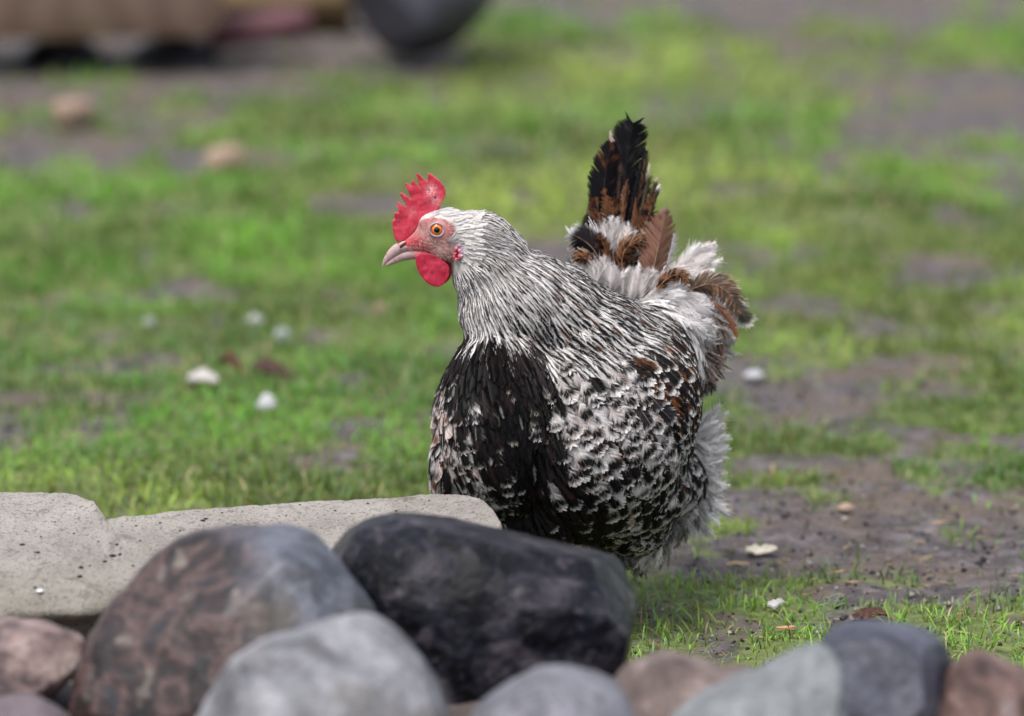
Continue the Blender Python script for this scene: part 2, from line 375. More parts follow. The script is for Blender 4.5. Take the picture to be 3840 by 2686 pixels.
rock('stone', [(822, 640), (832, 630), (860, 624), (895, 623), (925, 632), (948, 645), (955, 668), (950, 700), (935, 740), (890, 770), (845, 750), (828, 700), (818, 660)],
     3.72, .07, m_slate, 'rounded dark slate-blue stone, second from the right edge', 'stone', .009, 2.6, 41)
rock('stone', [(935, 740), (940, 700), (952, 670), (975, 652), (1000, 658), (1030, 672), (1060, 700), (1060, 780), (1000, 800), (945, 790)],
     3.68, .07, m_rust, 'reddish-brown pointed stone at the right edge of the heap', 'stone', .013, 2.2, 48)
rock('stone', [(-60, 690), (-55, 646), (-20, 625), (20, 621), (60, 628), (84, 642), (82, 660), (60, 690), (20, 715), (-30, 720)],
     3.88, .06, m_tan, 'pinkish tan stone under the slab at the left edge', 'stone', .009, 2.4, 55)
rock('stone', [(-50, 760), (-40, 712), (0, 702), (45, 706), (75, 725), (80, 780), (30, 810), (-30, 800)],
     3.7, .06, m_mauve, 'mauve stone barely showing in the bottom left corner', 'stone', .009, 2.3, 62)

# ------------------------------------------------------------------ concrete slab
def slab():
    back = [(-140, 483), (0, 485), (40, 486), (75, 489), (92, 495), (103, 509), (180, 503), (260, 497), (340, 491), (425, 487), (455, 488), (480, 493), (492, 503), (503, 520)]
    front = [(-140, 606), (0, 600), (50, 598), (90, 595), (120, 592), (150, 597), (200, 592), (280, 586), (340, 580), (400, 570), (440, 562), (470, 553), (490, 542), (503, 524)]
    NS, NTP = 460, 90
    s = np.linspace(0, 1, NS); k = np.linspace(0, 1, len(back))
    W = []
    Bk = np.array([list(on_ground(px, py, .168)) for px, py in back])
    Fr = np.array([list(on_ground(px, py, z_)) for (px, py), z_ in zip(front, np.interp(k, [0, .7, 1], [.125, .13, .166]))])
    bb = np.stack([np.interp(s, k, Bk[:, i]) for i in range(3)], -1); ff = np.stack([np.interp(s, k, Fr[:, i]) for i in range(3)], -1)
    tt = np.linspace(0, 1, NTP)
    top = bb[:, None] * (1 - tt[None, :, None]) + ff[:, None] * tt[None, :, None]
    e = np.minimum(tt, 1 - tt)[None, :] * np.linalg.norm(bb - ff, axis=1)[:, None]
    nz = (fbm(top[..., 0] * 7, top[..., 1] * 9, 5, 3) - .5) * .010 + (fbm(top[..., 0] * 60, top[..., 1] * 60, 8, 3) - .5) * .0026 + (vnoise(top[..., 0] * 300, top[..., 1] * 300, 9) - .5) * .0012
    top[..., 2] += nz - .012 * np.exp(-(e / .010)**2)
    th = .055
    def wall(edge, outw):
        rows = []
        for q, (o, dz) in enumerate([(.003, -.008), (.002, -.014), (-.020, -.026), (-.05, -.034), (-.052, -.17)]):
            p = edge.copy(); p[:, 1] += outw * (o + (fbm(p[:, 0] * 40, np.full(len(p), q * 3.), 12, 2) - .5) * .012); p[:, 2] += dz - .004; rows.append(p)
        return np.stack(rows, 1)
    fw = wall(ff, -1); bw = wall(bb, 1)[:, ::-1]
    G = np.concatenate([bw, top, fw], 1); n2 = G.shape[1]
    a = np.arange(NS * n2).reshape(NS, n2)
    F = np.stack([a[:-1, :-1], a[1:, :-1], a[1:, 1:], a[:-1, 1:]], -1).reshape(-1, 4)
    Fb = np.stack([a[:-1, -1], a[1:, -1], a[1:, 0], a[:-1, 0]], -1)
    o = Vector(G.reshape(-1, 3).mean(0)); me = np_mesh('slab', G.reshape(-1, 3) - np.array(o), np.r_[F, Fb])
    bm = bmesh.new(); bm.from_mesh(me)
    bmesh.ops.holes_fill(bm, edges=[e for e in bm.edges if e.is_boundary], sides=0)
    bmesh.ops.recalc_face_normals(bm, faces=bm.faces); bm.to_mesh(me); bm.free()
    t = NT('weathered_concrete')
    c = t.ramp(t.noise(9, 6, .65), [(.3, (.29, .255, .225)), (.5, (.43, .39, .352)), (.7, (.55, .51, .47))])
    c = t.mix(t.ramp(t.noise(260, 3, .6), [(.34, .75), (.46, 0.0)]), c, (.12, .10, .09))
    c = t.mix(t.ramp(t.noise(420, 2, .6), [(.60, 0.0), (.70, .6)]), c, (.50, .48, .46))
    c = t.mix(t.ramp(t.noise(38, 5, .7), [(.56, 0.0), (.66, .6)]), c, (.17, .14, .12))
    sx = t.new('ShaderNodeSeparateXYZ'); t.l.new(t.obj(), sx.inputs[0])
    g = t.math('ADD', sx.outputs[1], t.math('MULTIPLY', t.math('SUBTRACT', t.noise(14, 3), .5), .12))
    c = t.mix(t.ramp(t.math('ADD', g, .5), [(.26, .7), (.45, 0.0)]), c, (.23, .215, .15))   # olive-grey tint growing towards the front edge
    c = t.mix(t.ramp(t.math('ADD', sx.outputs[2], t.math('MULTIPLY', t.math('SUBTRACT', t.noise(50, 3), .5), .05)), [(.0, 1.0), (.02, 0.0)]), c, c)
    t.base(c, .9, .2); t.bump(t.math('ADD', t.noise(330, 4, .7), t.math('MULTIPLY', t.noise(40, 4), .6)), 1.0, .008)
    ob = link('slab', me, t.m); ob.location = o
    return tag(ob, 'long pale weathered concrete slab tapering to a rounded tip under the breast', 'slab'), top
slab_o, slab_top = slab()
slab_tree = None
def build_bvh(me, off=Vector((0, 0, 0))):
    return BVHTree.FromPolygons([v.co + off for v in me.vertices], [tuple(p.vertices) for p in me.polygons])
slab_tree = build_bvh(slab_o.data, slab_o.location.copy())
CAMP = Vector((0, 0, CAMH))
def hit(tree, px, py):
    d = (at(px, py, 5) - CAMP).normalized(); return tree.ray_cast(CAMP, d)
def crumb_mesh(name, r, seed, flat=.6, stretch=1.0):
    bm = bmesh.new(); bmesh.ops.create_icosphere(bm, subdivisions=2, radius=r)
    rr = random.Random(seed)
    ph = [rr.uniform(0, 6) for _ in range(6)]
    for v in bm.verts:
        k = 1 + .28 * math.sin(v.co.x / r * 2.3 + ph[0]) * math.sin(v.co.y / r * 2.7 + ph[1]) + .2 * math.sin(v.co.z / r * 4 + ph[2])
        v.co = Vector((v.co.x * k * stretch, v.co.y * k, v.co.z * k * flat))
    me = bpy.data.meshes.new(name); bm.to_mesh(me); bm.free(); return me
m_dirt = NT('dark_soil').base((.022, .017, .015), .9, .2).m
m_dirt2 = NT('grey_flake').base((.09, .085, .09), .8, .2).m
crumbs = [(81, 568, 3.2), (80, 577, 3.0), (105, 562, 2.6), (113, 556, 3.4), (120, 555, 2.6), (117, 545, 2.4), (35, 588, 2.4), (90, 566, 1.5), (203, 521, 2.6), (206, 519, 2.2), (160, 523, 1.6),
          (37, 553, 2.6), (22, 545, 2.4), (136, 526, 1.6), (180, 531, 1.7), (74, 534, 1.6), (41, 537, 1.5), (98, 542, 1.5), (222, 513, 1.5), (140, 541, 1.5), (133, 566, 1.8), (235, 525, 2.2), (253, 527, 2.4),
          (300, 505, 1.4), (335, 511, 1.8), (368, 504, 1.6), (396, 511, 1.6), (286, 516, 1.5), (429, 501, 1.4), (320, 499, 1.2), (55, 522, 1.3), (150, 511, 1.3)]
NAMED = {0: 'round black soil crumb on the slab, upper of the close pair near its middle', 1: 'round black soil crumb on the slab, lower of the close pair near its middle', 6: 'dark crumb of soil beside the tiny white pebble on the slab', 21: 'grey stone flake on the slab just above the mottled stone', 22: 'larger grey stone flake on the slab between the two big stones'}
for i, (px, py, r) in enumerate(crumbs):
    h = hit(slab_tree, px, py)
    if h[0] is None: continue
    o = link('soil_crumb', crumb_mesh('soil_crumb', r * .00075, i, .55, 1.5 if i in (11, 12, 21, 22, 3) else 1.1), m_dirt2 if i in (21, 22) else m_dirt)
    o.location = h[0] + Vector((0, 0, r * .0002)); o.rotation_euler = (0, 0, random.uniform(-.4, .4))
    tag(o, NAMED.get(i, 'dark crumb of soil lying on the pale concrete slab'), 'soil crumb', 'soil crumbs scattered on the slab')
m_chip = NT('white_chip').base((.6, .6, .6), .6).m
h = hit(slab_tree, 40, 592)
if h[0] is not None:
    o = link('pebble', crumb_mesh('pebble', .0032, 77, .7), m_chip); o.location = h[0] + Vector((0, 0, .001)); tag(o, 'tiny white pebble near the lower left edge of the slab', 'pebble')

# ------------------------------------------------------------------ litter on the grass
def gpt(px, py, lift=.0):
    p = on_ground(px, py)
    for _ in range(4):
        z = float(gheight(np.array([p.x]), np.array([p.y]))[0]); p = on_ground(px, py, z + lift)
    return p
def leaf(name, px, py, w, d, thick, curl, color, label, cat, rz=0, seed=0, lift=.008, pale=None, bend=0, group=None):
    p = gpt(px, py, lift); n, m = 28, 12; rr = np.random.default_rng(seed)
    u = np.linspace(-1, 1, n)[:, None]; v = np.linspace(-1, 1, m)[None]
    wid = np.sqrt(np.clip(1 - u**2, 0, 1)) * (1 - .25 * u) + .02
    X = (u * w / 2) + 0 * v; Yy = v * wid * d / 2 + bend * u**2
    Z = curl * (v**2) * wid + curl * .7 * np.sin(u * 2.4 + seed) + (fbm(u * 3 + seed + 0 * v, v * 2 + 0 * u, seed, 3) - .5) * curl * 1.5
    top = np.stack([X, Yy, Z + thick / 2], -1); bot = np.stack([X, Yy, Z - thick / 2], -1)
    V = np.r_[top.reshape(-1, 3), bot.reshape(-1, 3)]; a = np.arange(n * m).reshape(n, m); b = a + n * m
    F = [np.stack([a[:-1, :-1], a[1:, :-1], a[1:, 1:], a[:-1, 1:]], -1).reshape(-1, 4), np.stack([b[:-1, :-1], b[:-1, 1:], b[1:, 1:], b[1:, :-1]], -1).reshape(-1, 4)]
    for A in ((a[:, 0], b[:, 0]), (a[:, -1], b[:, -1]), (a[0], b[0]), (a[-1], b[-1])):
        F.append(np.stack([A[0][:-1], A[0][1:], A[1][1:], A[1][:-1]], -1))
    C = np.array(color)[None] * (.75 + .5 * fbm(V[:, 0] * 90 + seed, V[:, 1] * 90, seed + 4, 3))[:, None]
    if pale: C = np.where((fbm(V[:, 0] * 70, V[:, 1] * 70, seed, 2) > .55)[:, None], np.array(pale)[None], C)
    me = np_mesh(name, V, np.concatenate(F), C)
    o = link(name, me, M_LEAF); o.location = p; o.rotation_euler = (R(14), 0, rz); tag(o, label, cat, group); return o
leaf('dead_leaf', 229, 364, .038, .022, .001, .007, (.07, .022, .012), 'small curled dark brown leaf, left of the pair in the grass', 'leaf', -.6, 2, .024)
leaf('dead_leaf', 271, 372, .056, .030, .001, .008, (.05, .020, .014), 'larger dark reddish-brown leaf, right of the pair in the grass', 'leaf', -.25, 3, .024)
leaf('dead_leaf', 868, 617, .040, .022, .0008, .006, (.055, .018, .012), 'dark red-brown leaf lying above the slate-blue stone', 'leaf', -.1, 6, .008, (.20, .16, .15))
leaf('shell', 203, 379, .042, .026, .003, .004, (.46, .42, .40), 'long white shell piece lying in the grass left of the brown leaves', 'shell piece', -.25, 8, .016)
leaf('shell', 761, 551, .036, .014, .0015, .005, (.50, .46, .38), 'curled cream shell piece on the mud right of the hen', 'shell piece', .1, 5, .008, bend=-.004)
leaf('shell', 776, 605, .018, .012, .002, .003, (.46, .44, .44), 'small white shell flake in the grass below the mud', 'shell piece', 0, 12, .008)
leaf('wood_chip', 738, 564, .028, .006, .0015, .001, (.42, .30, .18), 'pale yellowish splinter of wood on the mud below the cream shell', 'wood chip', .3, 15, .008)
leaf('wood_chip', 786, 628, .02, .005, .0015, .001, (.36, .20, .12), 'short orange-brown splinter in the grass at the lower right', 'wood chip', .1, 18, .012)
def pebble(px, py, r, m, label, lift=.012, flat=.8, seed=3):
    o = link('pebble', crumb_mesh('pebble', r, seed, flat, 1.05), m); o.location = gpt(px, py, lift); tag(o, label, 'pebble'); return o
m_wh = NT('white_pebble').base((.36, .36, .37), .8).m; m_gr = NT('grey_pebble').base((.24, .26, .24), .6).m
m_tn = NT('tan_pebble').base((.27, .19, .14), .8).m; m_bk = NT('black_clod').base((.02, .018, .018), .8).m
pebble(255, 320, .012, m_wh, 'bright white pebble highest in the grass on the left')
pebble(281, 337, .013, m_gr, 'pale grey pebble just below right of the bright white one', seed=5)
pebble(267, 403, .014, m_wh, 'white pebble in the grass below the two brown leaves', .016, .7, 6)
pebble(754, 376, .011, m_wh, 'blurred white pebble in the grass right of the hen', seed=8)
pebble(395, 291, .012, m_bk, 'black clod in the grass just left of the breast', .006, .8, 9)
pebble(381, 308, .008, m_tn, 'small orange-tan pebble below the black clod', seed=10)
pebble(150, 322, .009, m_gr, 'small faint grey pebble at the left of the grass', seed=14)
pebble(72, 114, .036, m_tn, 'large tan stone far back at the left edge', .03, .8, 11)
pebble(223, 158, .036, m_tn, 'tan stone lying in the far bare patch', .02, .55, 12)
pebble(846, 507, .010, m_tn, 'pale lump on the mud below the grass tuft at the right', .008, .5, 16)

# ------------------------------------------------------------------ things far behind
def box_mesh(name, sx, sy, sz, bev=.01):
    bm = bmesh.new(); bmesh.ops.create_cube(bm, size=1)
    bmesh.ops.scale(bm, vec=(sx, sy, sz), verts=bm.verts)
    bmesh.ops.bevel(bm, geom=bm.edges[:], offset=bev, segments=2, affect='EDGES')
    me = bpy.data.meshes.new(name); bm.to_mesh(me); bm.free(); return me
t = NT('weathered_tan_wood'); wv = t.new('ShaderNodeTexWave'); wv.inputs['Scale'].default_value = 3; wv.inputs['Distortion'].default_value = 6; t.l.new(t.obj(), wv.inputs[0])
t.base(t.ramp(wv.outputs[0], [(0, (.33, .21, .165)), (1, (.43, .29, .23))]), .8); m_wood = t.m
o = link('wooden_beam', box_mesh('wooden_beam', 2.3, .35, .32, .02), m_wood)
e = at(215, 33, 9.0); o.location = (e.x - 1.15, 9.2, e.z + .13); o.rotation_euler = (0, R(-.6), R(3)); tag(o, 'thick tan wooden beam lying across the far left background', 'beam')
for k, (px, w) in enumerate(((60, .3), (170, .25))):
    q = at(px, 50, 9.6)
    me, c = rock_mesh('stone', [(px - 45, 85), (px - 42, 50), (px - 20, 34), (px + 20, 32), (px + 45, 50), (px + 48, 85), (px, 95)], 9.35, .1, .012, 2.6, 70 + k)
    o = link('stone', me, m_black); o.location = c
    tag(o, ['dark stone under the far left end of the wooden beam', 'dark stone under the right end of the wooden beam'][k], 'stone')
o = link('brick', box_mesh('brick', .22, .11, .06, .008), NT('red_clay').base((.13, .06, .07), .8).m); o.location = at(258, 28, 9.45); o.rotation_euler = (0, R(-6), R(12)); tag(o, 'dull red clay brick lying in the background right of the beam', 'brick')
o = link('log', box_mesh('log', .5, .16, .16, .05), NT('ochre_wood').base((.15, .10, .05), .8).m); o.location = at(262, -2, 9.9); tag(o, 'ochre brown log end behind the red brick at the top edge', 'log')
me, c = rock_mesh('boulder', [(335, -60), (345, -10), (362, 22), (388, 48), (415, 58), (445, 50), (470, 24), (500, -20), (510, -70), (425, -100)], 9.3, .2, .008, 2.3, 80)
m_bd = stone_mat('dark_boulder', [(.3, (.028, .027, .036)), (.6, (.065, .062, .085))], 5, .6)
o = link('boulder', me, m_bd); o.location = c; tag(o, 'dark blue-grey boulder at the top edge above the grass', 'boulder')

#@@HEN@@
# ------------------------------------------------------------------ hen
MM = PXK * HEN_Y
def ell(bm, px, py, off, rx, ry, rz, sub=4):
    c = at(px, py, HEN_Y + off * .001); k = PXK * c.y
    r = bmesh.ops.create_icosphere(bm, subdivisions=sub, radius=1)
    for v in r['verts']: v.co = Vector((c.x + v.co.x * rx * k, c.y + v.co.y * rz * .001, c.z + v.co.z * ry * k))
hen = empty('hen', Vector((at(600, 500, HEN_Y).x, HEN_Y + .03, 0)))
tag(hen, 'black and white speckled hen with red comb and orange eye behind the slab', 'hen')
bm = bmesh.new()
for a in [(446, 229, -5, 25, 22, 17), (433, 237, -5, 21, 17, 14), (421, 241, -5, 15, 11, 9.5), (409, 244.5, -5, 11, 7.5, 7), (444, 247, -5, 17, 15, 14), (437, 224, -5, 20, 14, 15),
          (472, 236, -2, 28, 26, 22), (484, 244, 0, 32, 34, 30), (492, 268, 5, 42, 48, 38), (520, 308, 12, 64, 62, 58), (550, 316, 25, 62, 56, 62),
          (585, 350, 35, 75, 66, 75), (632, 372, 70, 66, 74, 80), (508, 420, -10, 70, 103, 85), (580, 430, 30, 116, 116, 120),
          (606, 480, 50, 88, 66, 90), (632, 515, 60, 42, 42, 60), (458, 430, 40, 26, 68, 40), (668, 322, 140, 52, 48, 70), (640, 400, 20, 62, 80, 75), (672, 480, 90, 36, 44, 50), (540, 500, 20, 58, 60, 78), (456, 468, 25, 28, 50, 40)]:
    ell(bm, *a)
body_me = remeshed(bm, .0016, 34, .6, 'body')
def skin_tex(V):
    px, py = proj(V); n = fbm(px * .35, py * .35, 3, 3)
    red = np.array([.44, .055, .07]); pink = np.array([.42, .20, .19]); pale = np.array([.55, .40, .36])
    c = pink[None] + np.zeros((len(V), 3))
    w_red = np.clip(np.exp(-(((px - 412) / 12)**2 + ((py - 243) / 7)**2)) * 1.4 + np.exp(-(((px - 451) / 6)**2 + ((py - 228) / 9)**2)) * .6 + np.exp(-(((px - 424) / 10)**2 + ((py - 250) / 3)**2)) * .7 + np.exp(-(((px - 428) / 7)**2 + ((py - 219) / 4)**2)) * .5, 0, 1)[:, None]
    c = c * (1 - w_red) + red * w_red
    w_p = np.clip(np.exp(-(((px - 445) / 12)**2 + ((py - 252) / 8)**2)) * .6, 0, 1)[:, None]
    c = c * (1 - w_p) + np.array([.42, .26, .21]) * w_p
    return c * (.72 + .5 * n[:, None])
BV = coords(body_me).astype(float); bpx, bpy_ = proj(BV)
BARE = [(395, 236), (409, 232), (415, 224), (424, 219), (434, 217), (444, 219), (451, 223), (456, 229), (453, 236), (450, 244), (452, 252), (454, 262), (446, 264), (430, 262), (414, 258), (395, 252)]
bare_v = in_poly(bpx, bpy_, BARE)
under = np.where((np.hypot(bpx - 450, bpy_ - 235) < 42)[:, None], np.array([[.46, .43, .40]]), np.array([[.02, .017, .017]]))
set_cols(body_me, np.where(bare_v[:, None], skin_tex(BV), under))
body = link('body', body_me, M_SKIN, hen)
btree = build_bvh(body_me)

LAG = np.array([0, 1 / 3, 2 / 3, 1])
0 and print('surf', [(h_[0].y - HEN_Y) * 1000 if h_[0] else None for h_ in [hit(btree, *q_) for q_ in ((453, 241), (437, 229), (458, 250), (430, 255), (418, 246))]])
def lag_basis(v):
    out = []
    for i in range(4):
        l = np.ones_like(v)
        for j in range(4):
            if i != j: l = l * (v - LAG[j]) / (LAG[i] - LAG[j])
        out.append(l)
    return np.stack(out, -1)
def feathers(P, N, W, L, c_, e1, e2, slope, fray, camb, colf, K=14, J=2, gap=0.0, shaft=None, stiff=.5):
    """P (n,4,3) centreline, N (n,4,3) facing; every other argument is an (n,) array"""
    n = len(P); sh = (n, 2, K, J + 1)
    A = lambda z: np.broadcast_to(np.asarray(z, float).reshape(-1, 1, 1, 1), sh)
    side = np.broadcast_to(np.array([-1., 1.]).reshape(1, 2, 1, 1), sh)
    k = np.broadcast_to(np.arange(K).reshape(1, 1, K, 1), sh); f = np.broadcast_to((np.arange(J + 1) / J).reshape(1, 1, 1, J + 1), sh)
    jit = rng.normal(0, 1, (n, 2, K, 1)); jit2 = rng.uniform(0, 1, (n, 2, K, 1))
    vr = .04 + (k + .5) / K * .93
    ve = vr.copy()
    for _ in range(6):       # the barb ends on the outline of the feather
        prof = np.where(ve < A(c_), .25 + .75 * np.sqrt(np.clip(ve / A(c_), 0, 1)), np.clip(1 - np.clip((ve - A(c_)) / (1 - A(c_)), 0, 1) ** A(e1), 0, 1) ** A(e2))
        ve = .5 * ve + .5 * np.minimum(vr + A(slope) * prof * (A(W) / A(L)) * .5, 1.02)
    prof = prof * (1 + A(fray) * .22 * jit)
    # neighbouring barbs hook together in clumps
    cl = np.repeat(rng.normal(0, 1, (n, 2, (K + 3) // 4, 1)), 4, axis=2)[:, :, :K]
    v = vr + A(slope) * prof * f * (A(W) / A(L)) * .5 * (.85 + .15 * f) + f * f * (cl * A(fray) * .035 + jit * A(fray) * .012)
    u = prof * f
    hv = np.where(f < .9, .62, .10 + .3 * (1 - A(fray))) / K * (1 - A(fray) * .45 * f) * (1 - A(gap) * .75 * sstep(.0, 1, f))
    sgn = np.array([-1., 1.]).reshape(1, 1, 1, 1, 2)
    v5 = v[..., None] + sgn * hv[..., None]; u5 = np.broadcast_to(u[..., None], v5.shape); f5 = np.broadcast_to(f[..., None], v5.shape)
    side5 = side[..., None]
    vc = np.clip(v5, 0, 1); Bs = lag_basis(vc)
    ctr = np.einsum('nabcdi,nix->nabcdx', Bs, P); nrm = np.einsum('nabcdi,nix->nabcdx', Bs, N)
    endt = P[:, 3] - P[:, 2]; endt /= np.linalg.norm(endt, axis=-1, keepdims=True) + 1e-9
    tang = np.einsum('nabcdi,nix->nabcdx', (lag_basis(np.clip(vc + .02, 0, 1)) - lag_basis(np.clip(vc - .02, 0, 1))), P)
    tang /= np.linalg.norm(tang, axis=-1, keepdims=True) + 1e-9
    ctr = ctr + tang * ((v5 - vc) * np.asarray(L, float).reshape(-1, 1, 1, 1, 1))[..., None]
    s = np.cross(nrm, tang); s /= np.linalg.norm(s, axis=-1, keepdims=True) + 1e-9
    W5 = np.asarray(W, float).reshape(-1, 1, 1, 1, 1)
    zoff = -np.asarray(camb, float).reshape(-1, 1, 1, 1, 1) * u5**2 * W5 + (jit[..., None] * .00022 + sgn * .00016) + np.asarray(fray, float).reshape(-1, 1, 1, 1, 1) * jit[..., None] * f5 * W5 * .025
    V = ctr + s * (side5 * u5 * W5 * .5)[..., None] + nrm * zoff[..., None]
    C = colf(u5 * side5, v5, np.broadcast_to(jit2[..., None], v5.shape), f5)
    idx = np.arange(V[..., 0].size).reshape(V.shape[:-1])
    F = np.stack([idx[:, :, :, :-1, 0], idx[:, :, :, 1:, 0], idx[:, :, :, 1:, 1], idx[:, :, :, :-1, 1]], -1).reshape(-1, 4)
    V = V.reshape(-1, 3); C = C.reshape(-1, 3)
    if shaft is not None:
        m = 7; vs = np.linspace(0, .97, m); Bs = lag_basis(vs); dB = lag_basis(np.clip(vs + .02, 0, 1)) - lag_basis(np.clip(vs - .02, 0, 1))
        c2 = np.einsum('mi,nix->nmx', Bs, P); n2 = np.einsum('mi,nix->nmx', Bs, N); t2 = np.einsum('mi,nix->nmx', dB, P); t2 /= np.linalg.norm(t2, axis=-1, keepdims=True) + 1e-9
        s2 = np.cross(n2, t2); s2 /= np.linalg.norm(s2, axis=-1, keepdims=True) + 1e-9
        w2 = (np.asarray(W)[:, None] * .012 + .00014) * (1.15 - vs)[None]; w2 = w2[..., None]
        V2 = np.stack([c2 - s2 * w2, c2 + n2 * (w2 * .9 + .0004), c2 + s2 * w2], 2)
        i2 = np.arange(n * m * 3).reshape(n, m, 3) + len(V)
        F2 = np.concatenate([np.stack([i2[:, :-1, q], i2[:, 1:, q], i2[:, 1:, q + 1], i2[:, :-1, q + 1]], -1).reshape(-1, 4) for q in (0, 1)])
        C2 = np.broadcast_to(shaft.reshape(n, 1, 1, 3), V2.shape)
        V = np.r_[V, V2.reshape(-1, 3)]; C = np.r_[C, C2.reshape(-1, 3)]; F = np.r_[F, F2]
    return V, F, C
WHT = np.array([.60, .575, .57]); BLK = np.array([.0042, .0037, .0042]); BRN = np.array([.115, .042, .018]); RST = np.array([.155, .058, .023])
CRM = np.array([.60, .54, .45]); GRY = np.array([.19, .165, .165]); PNK = np.array([.48, .40, .38])
HACKLE, CHEST, SPANGLE, RUST, LACED, FLUFF, HEADF, PINKY, STREAK, TUFT, CHARC = range(11)
def lerp(a, b, m): return a * (1 - m[..., None]) + b * m[..., None]
def body_col(ty, r):
    """ty (n,), r (n,6) random per feather"""
    T = ty.reshape(-1, 1, 1, 1, 1); q = [r[:, i].reshape(-1, 1, 1, 1, 1) for i in range(6)]
    def f(u, v, j, ff):
        au = np.abs(u); z = np.zeros_like(v); vj = v + (j - .5) * .05
        base = lerp(np.broadcast_to(WHT, v.shape + (3,)), CRM, np.clip(q[3] + z, 0, 1) * .3) * (.74 + .32 * q[0] + z)[..., None]
        out = base.copy()
        # hackle: dark stripe along the shaft
        wdt = (.40 + .40 * q[1]) * q[4]; m = sstep(wdt + .10, wdt - .06, au + (j - .5) * .12) * sstep(.22, .4, vj) * sstep(1.04, .86, vj)
        hk = lerp(base, BLK, m); hk = lerp(hk, BRN, m * ((q[2] > .90) + z) * .8 * (au > .1))
        out = np.where(T == HACKLE, 0, 1)[..., None] * out + np.where(T == HACKLE, 1, 0)[..., None] * hk
        # chest
        k = lerp(np.broadcast_to(BLK, base.shape), np.array([.013, .008, .008]), ((q[0] > .6) * .8 + z))
        tip = sstep(.86, .98, v) * ((q[1] > .93) + z); k = lerp(k, CRM * .5, tip)
        edge = sstep(.7, .95, u * np.sign(q[2] - .5)) * ((q[3] > .8) + z) * (v > .5); k = lerp(k, CRM * .3, edge)
        k = lerp(k, WHT * .3, sstep(.22, .05, au) * ((q[4] > .95) + z) * (v > .5))
        out = np.where((T == CHEST)[..., None] + np.zeros(3, bool), k, out)
        # spangle: white with paired black bars and a pale tip
        uu = au + (q[5] - .5) * .3; vb = .76 + (q[1] - .5) * .14 + au * .05 * np.sign(q[2] - .5)
        m1 = sstep(.19, .12, np.abs(vj - vb)) * np.where(u * np.sign(q[2] - .5) > -.15 - q[3] * .9, 1, 0)
        m2 = sstep(.13, .07, np.abs(vj - (vb - .34))) * (au > .12)
        ms = np.clip(m1 + m2 * (q[4] > .3), 0, 1); ms = ms * (1 - sstep(.80, .96, au) * sstep(.75, .85, v) * .6)
        mh = np.clip(sstep(.23, .16, np.abs(vj - vb)) - m1, 0, 1) * ((q[0] > .45) + z)
        sp = lerp(base, BRN, mh * .75); sp = lerp(sp, BLK, ms); sp = lerp(sp, GRY * 1.3, sstep(.55, .35, v) * .8)
        out = np.where((T == SPANGLE)[..., None] + np.zeros(3, bool), sp, out)
        pk = lerp(base * np.array([.80, .69, .66]), BRN * .8, np.clip(ms * (q[4] > .25), 0, 1)); pk = lerp(pk, BLK, ms * (q[1] > .4) * .85)
        out = np.where((T == PINKY)[..., None] + np.zeros(3, bool), pk, out)
        # rusty saddle
        rs = lerp(np.broadcast_to(RST, base.shape) * (.5 + .9 * q[1] + z)[..., None], BLK, sstep(.55, .35, au + (q[0] - .5) * .3))
        rs = lerp(rs, base, sstep(.55, .8, au + (j - .5) * .4) * ((q[2] > .35) + z)); rs = lerp(rs, base, sstep(.82, .93, v) * ((q[3] > .45) + z)); rs = lerp(rs, BLK, ((q[4] > .6) + z) * .9 * (v < .9))
        out = np.where((T == RUST)[..., None] + np.zeros(3, bool), rs, out)
        # laced: black with thin pale rim
        lc = lerp(np.broadcast_to(BLK, base.shape), BRN, sstep(.45, .75, au) * ((q[0] > .5) + z) * .8)
        lc = lerp(lc, base * .75, np.clip(sstep(.74, .9, au) + sstep(.90, .96, v), 0, 1) * ((q[1] > .25) + z))
        lc = lerp(lc, base * .8, ((q[4] > .72) + z) * sstep(.5, .2, np.abs(vj - .66) * 3))
        out = np.where((T == LACED)[..., None] + np.zeros(3, bool), lc, out)
        st = lerp(np.broadcast_to(BLK * 1.5, base.shape), CRM * .75, ((j > .55) + z) * ((q[0] > .3) + z) * .9)
        out = np.where((T == STREAK)[..., None] + np.zeros(3, bool), st, out)
        fl = lerp(np.broadcast_to(GRY, base.shape) * (.5 + q[1] + z)[..., None], WHT, np.clip(q[4] + z + (ff - .5) * .5, 0, 1))
        out = np.where((T == FLUFF)[..., None] + np.zeros(3, bool), fl, out)
        hd = lerp(base * .98, np.array([.34, .25, .2]), np.clip(q[4] + z, 0, 1)); out = np.where((T == HEADF)[..., None] + np.zeros(3, bool), hd, out)
        ch = lerp(np.broadcast_to(np.array([.022, .018, .02]), base.shape), WHT * .7, sstep(.9, 1.0, v + (au > .92) * .2))
        out = np.where((T == CHARC)[..., None] + np.zeros(3, bool), ch, out)
        return np.clip(out * (.86 + .28 * j)[..., None], .003, .8)
    return f
HACK_POLY = [(440, 190), (500, 190), (560, 230), (640, 270), (676, 320), (655, 345), (630, 352), (600, 352), (575, 372), (545, 362), (520, 342), (490, 338), (468, 325), (446, 315), (430, 260)]
CHEST_POLY = [(430, 300), (455, 322), (490, 332), (518, 340), (536, 362), (540, 390), (546, 425), (550, 465), (540, 500), (522, 515), (508, 480), (494, 445), (478, 420), (466, 395), (456, 370), (446, 345)]
RUST_POLY = [(628, 330), (650, 318), (680, 310), (720, 370), (715, 440), (695, 440), (672, 420), (655, 385), (635, 365), (622, 348)]
LOW_POLY = [(575, 470), (610, 478), (650, 470), (680, 440), (720, 440), (720, 560), (560, 580), (490, 560), (500, 505), (540, 490)]
HEADP = np.array([466, 232.])
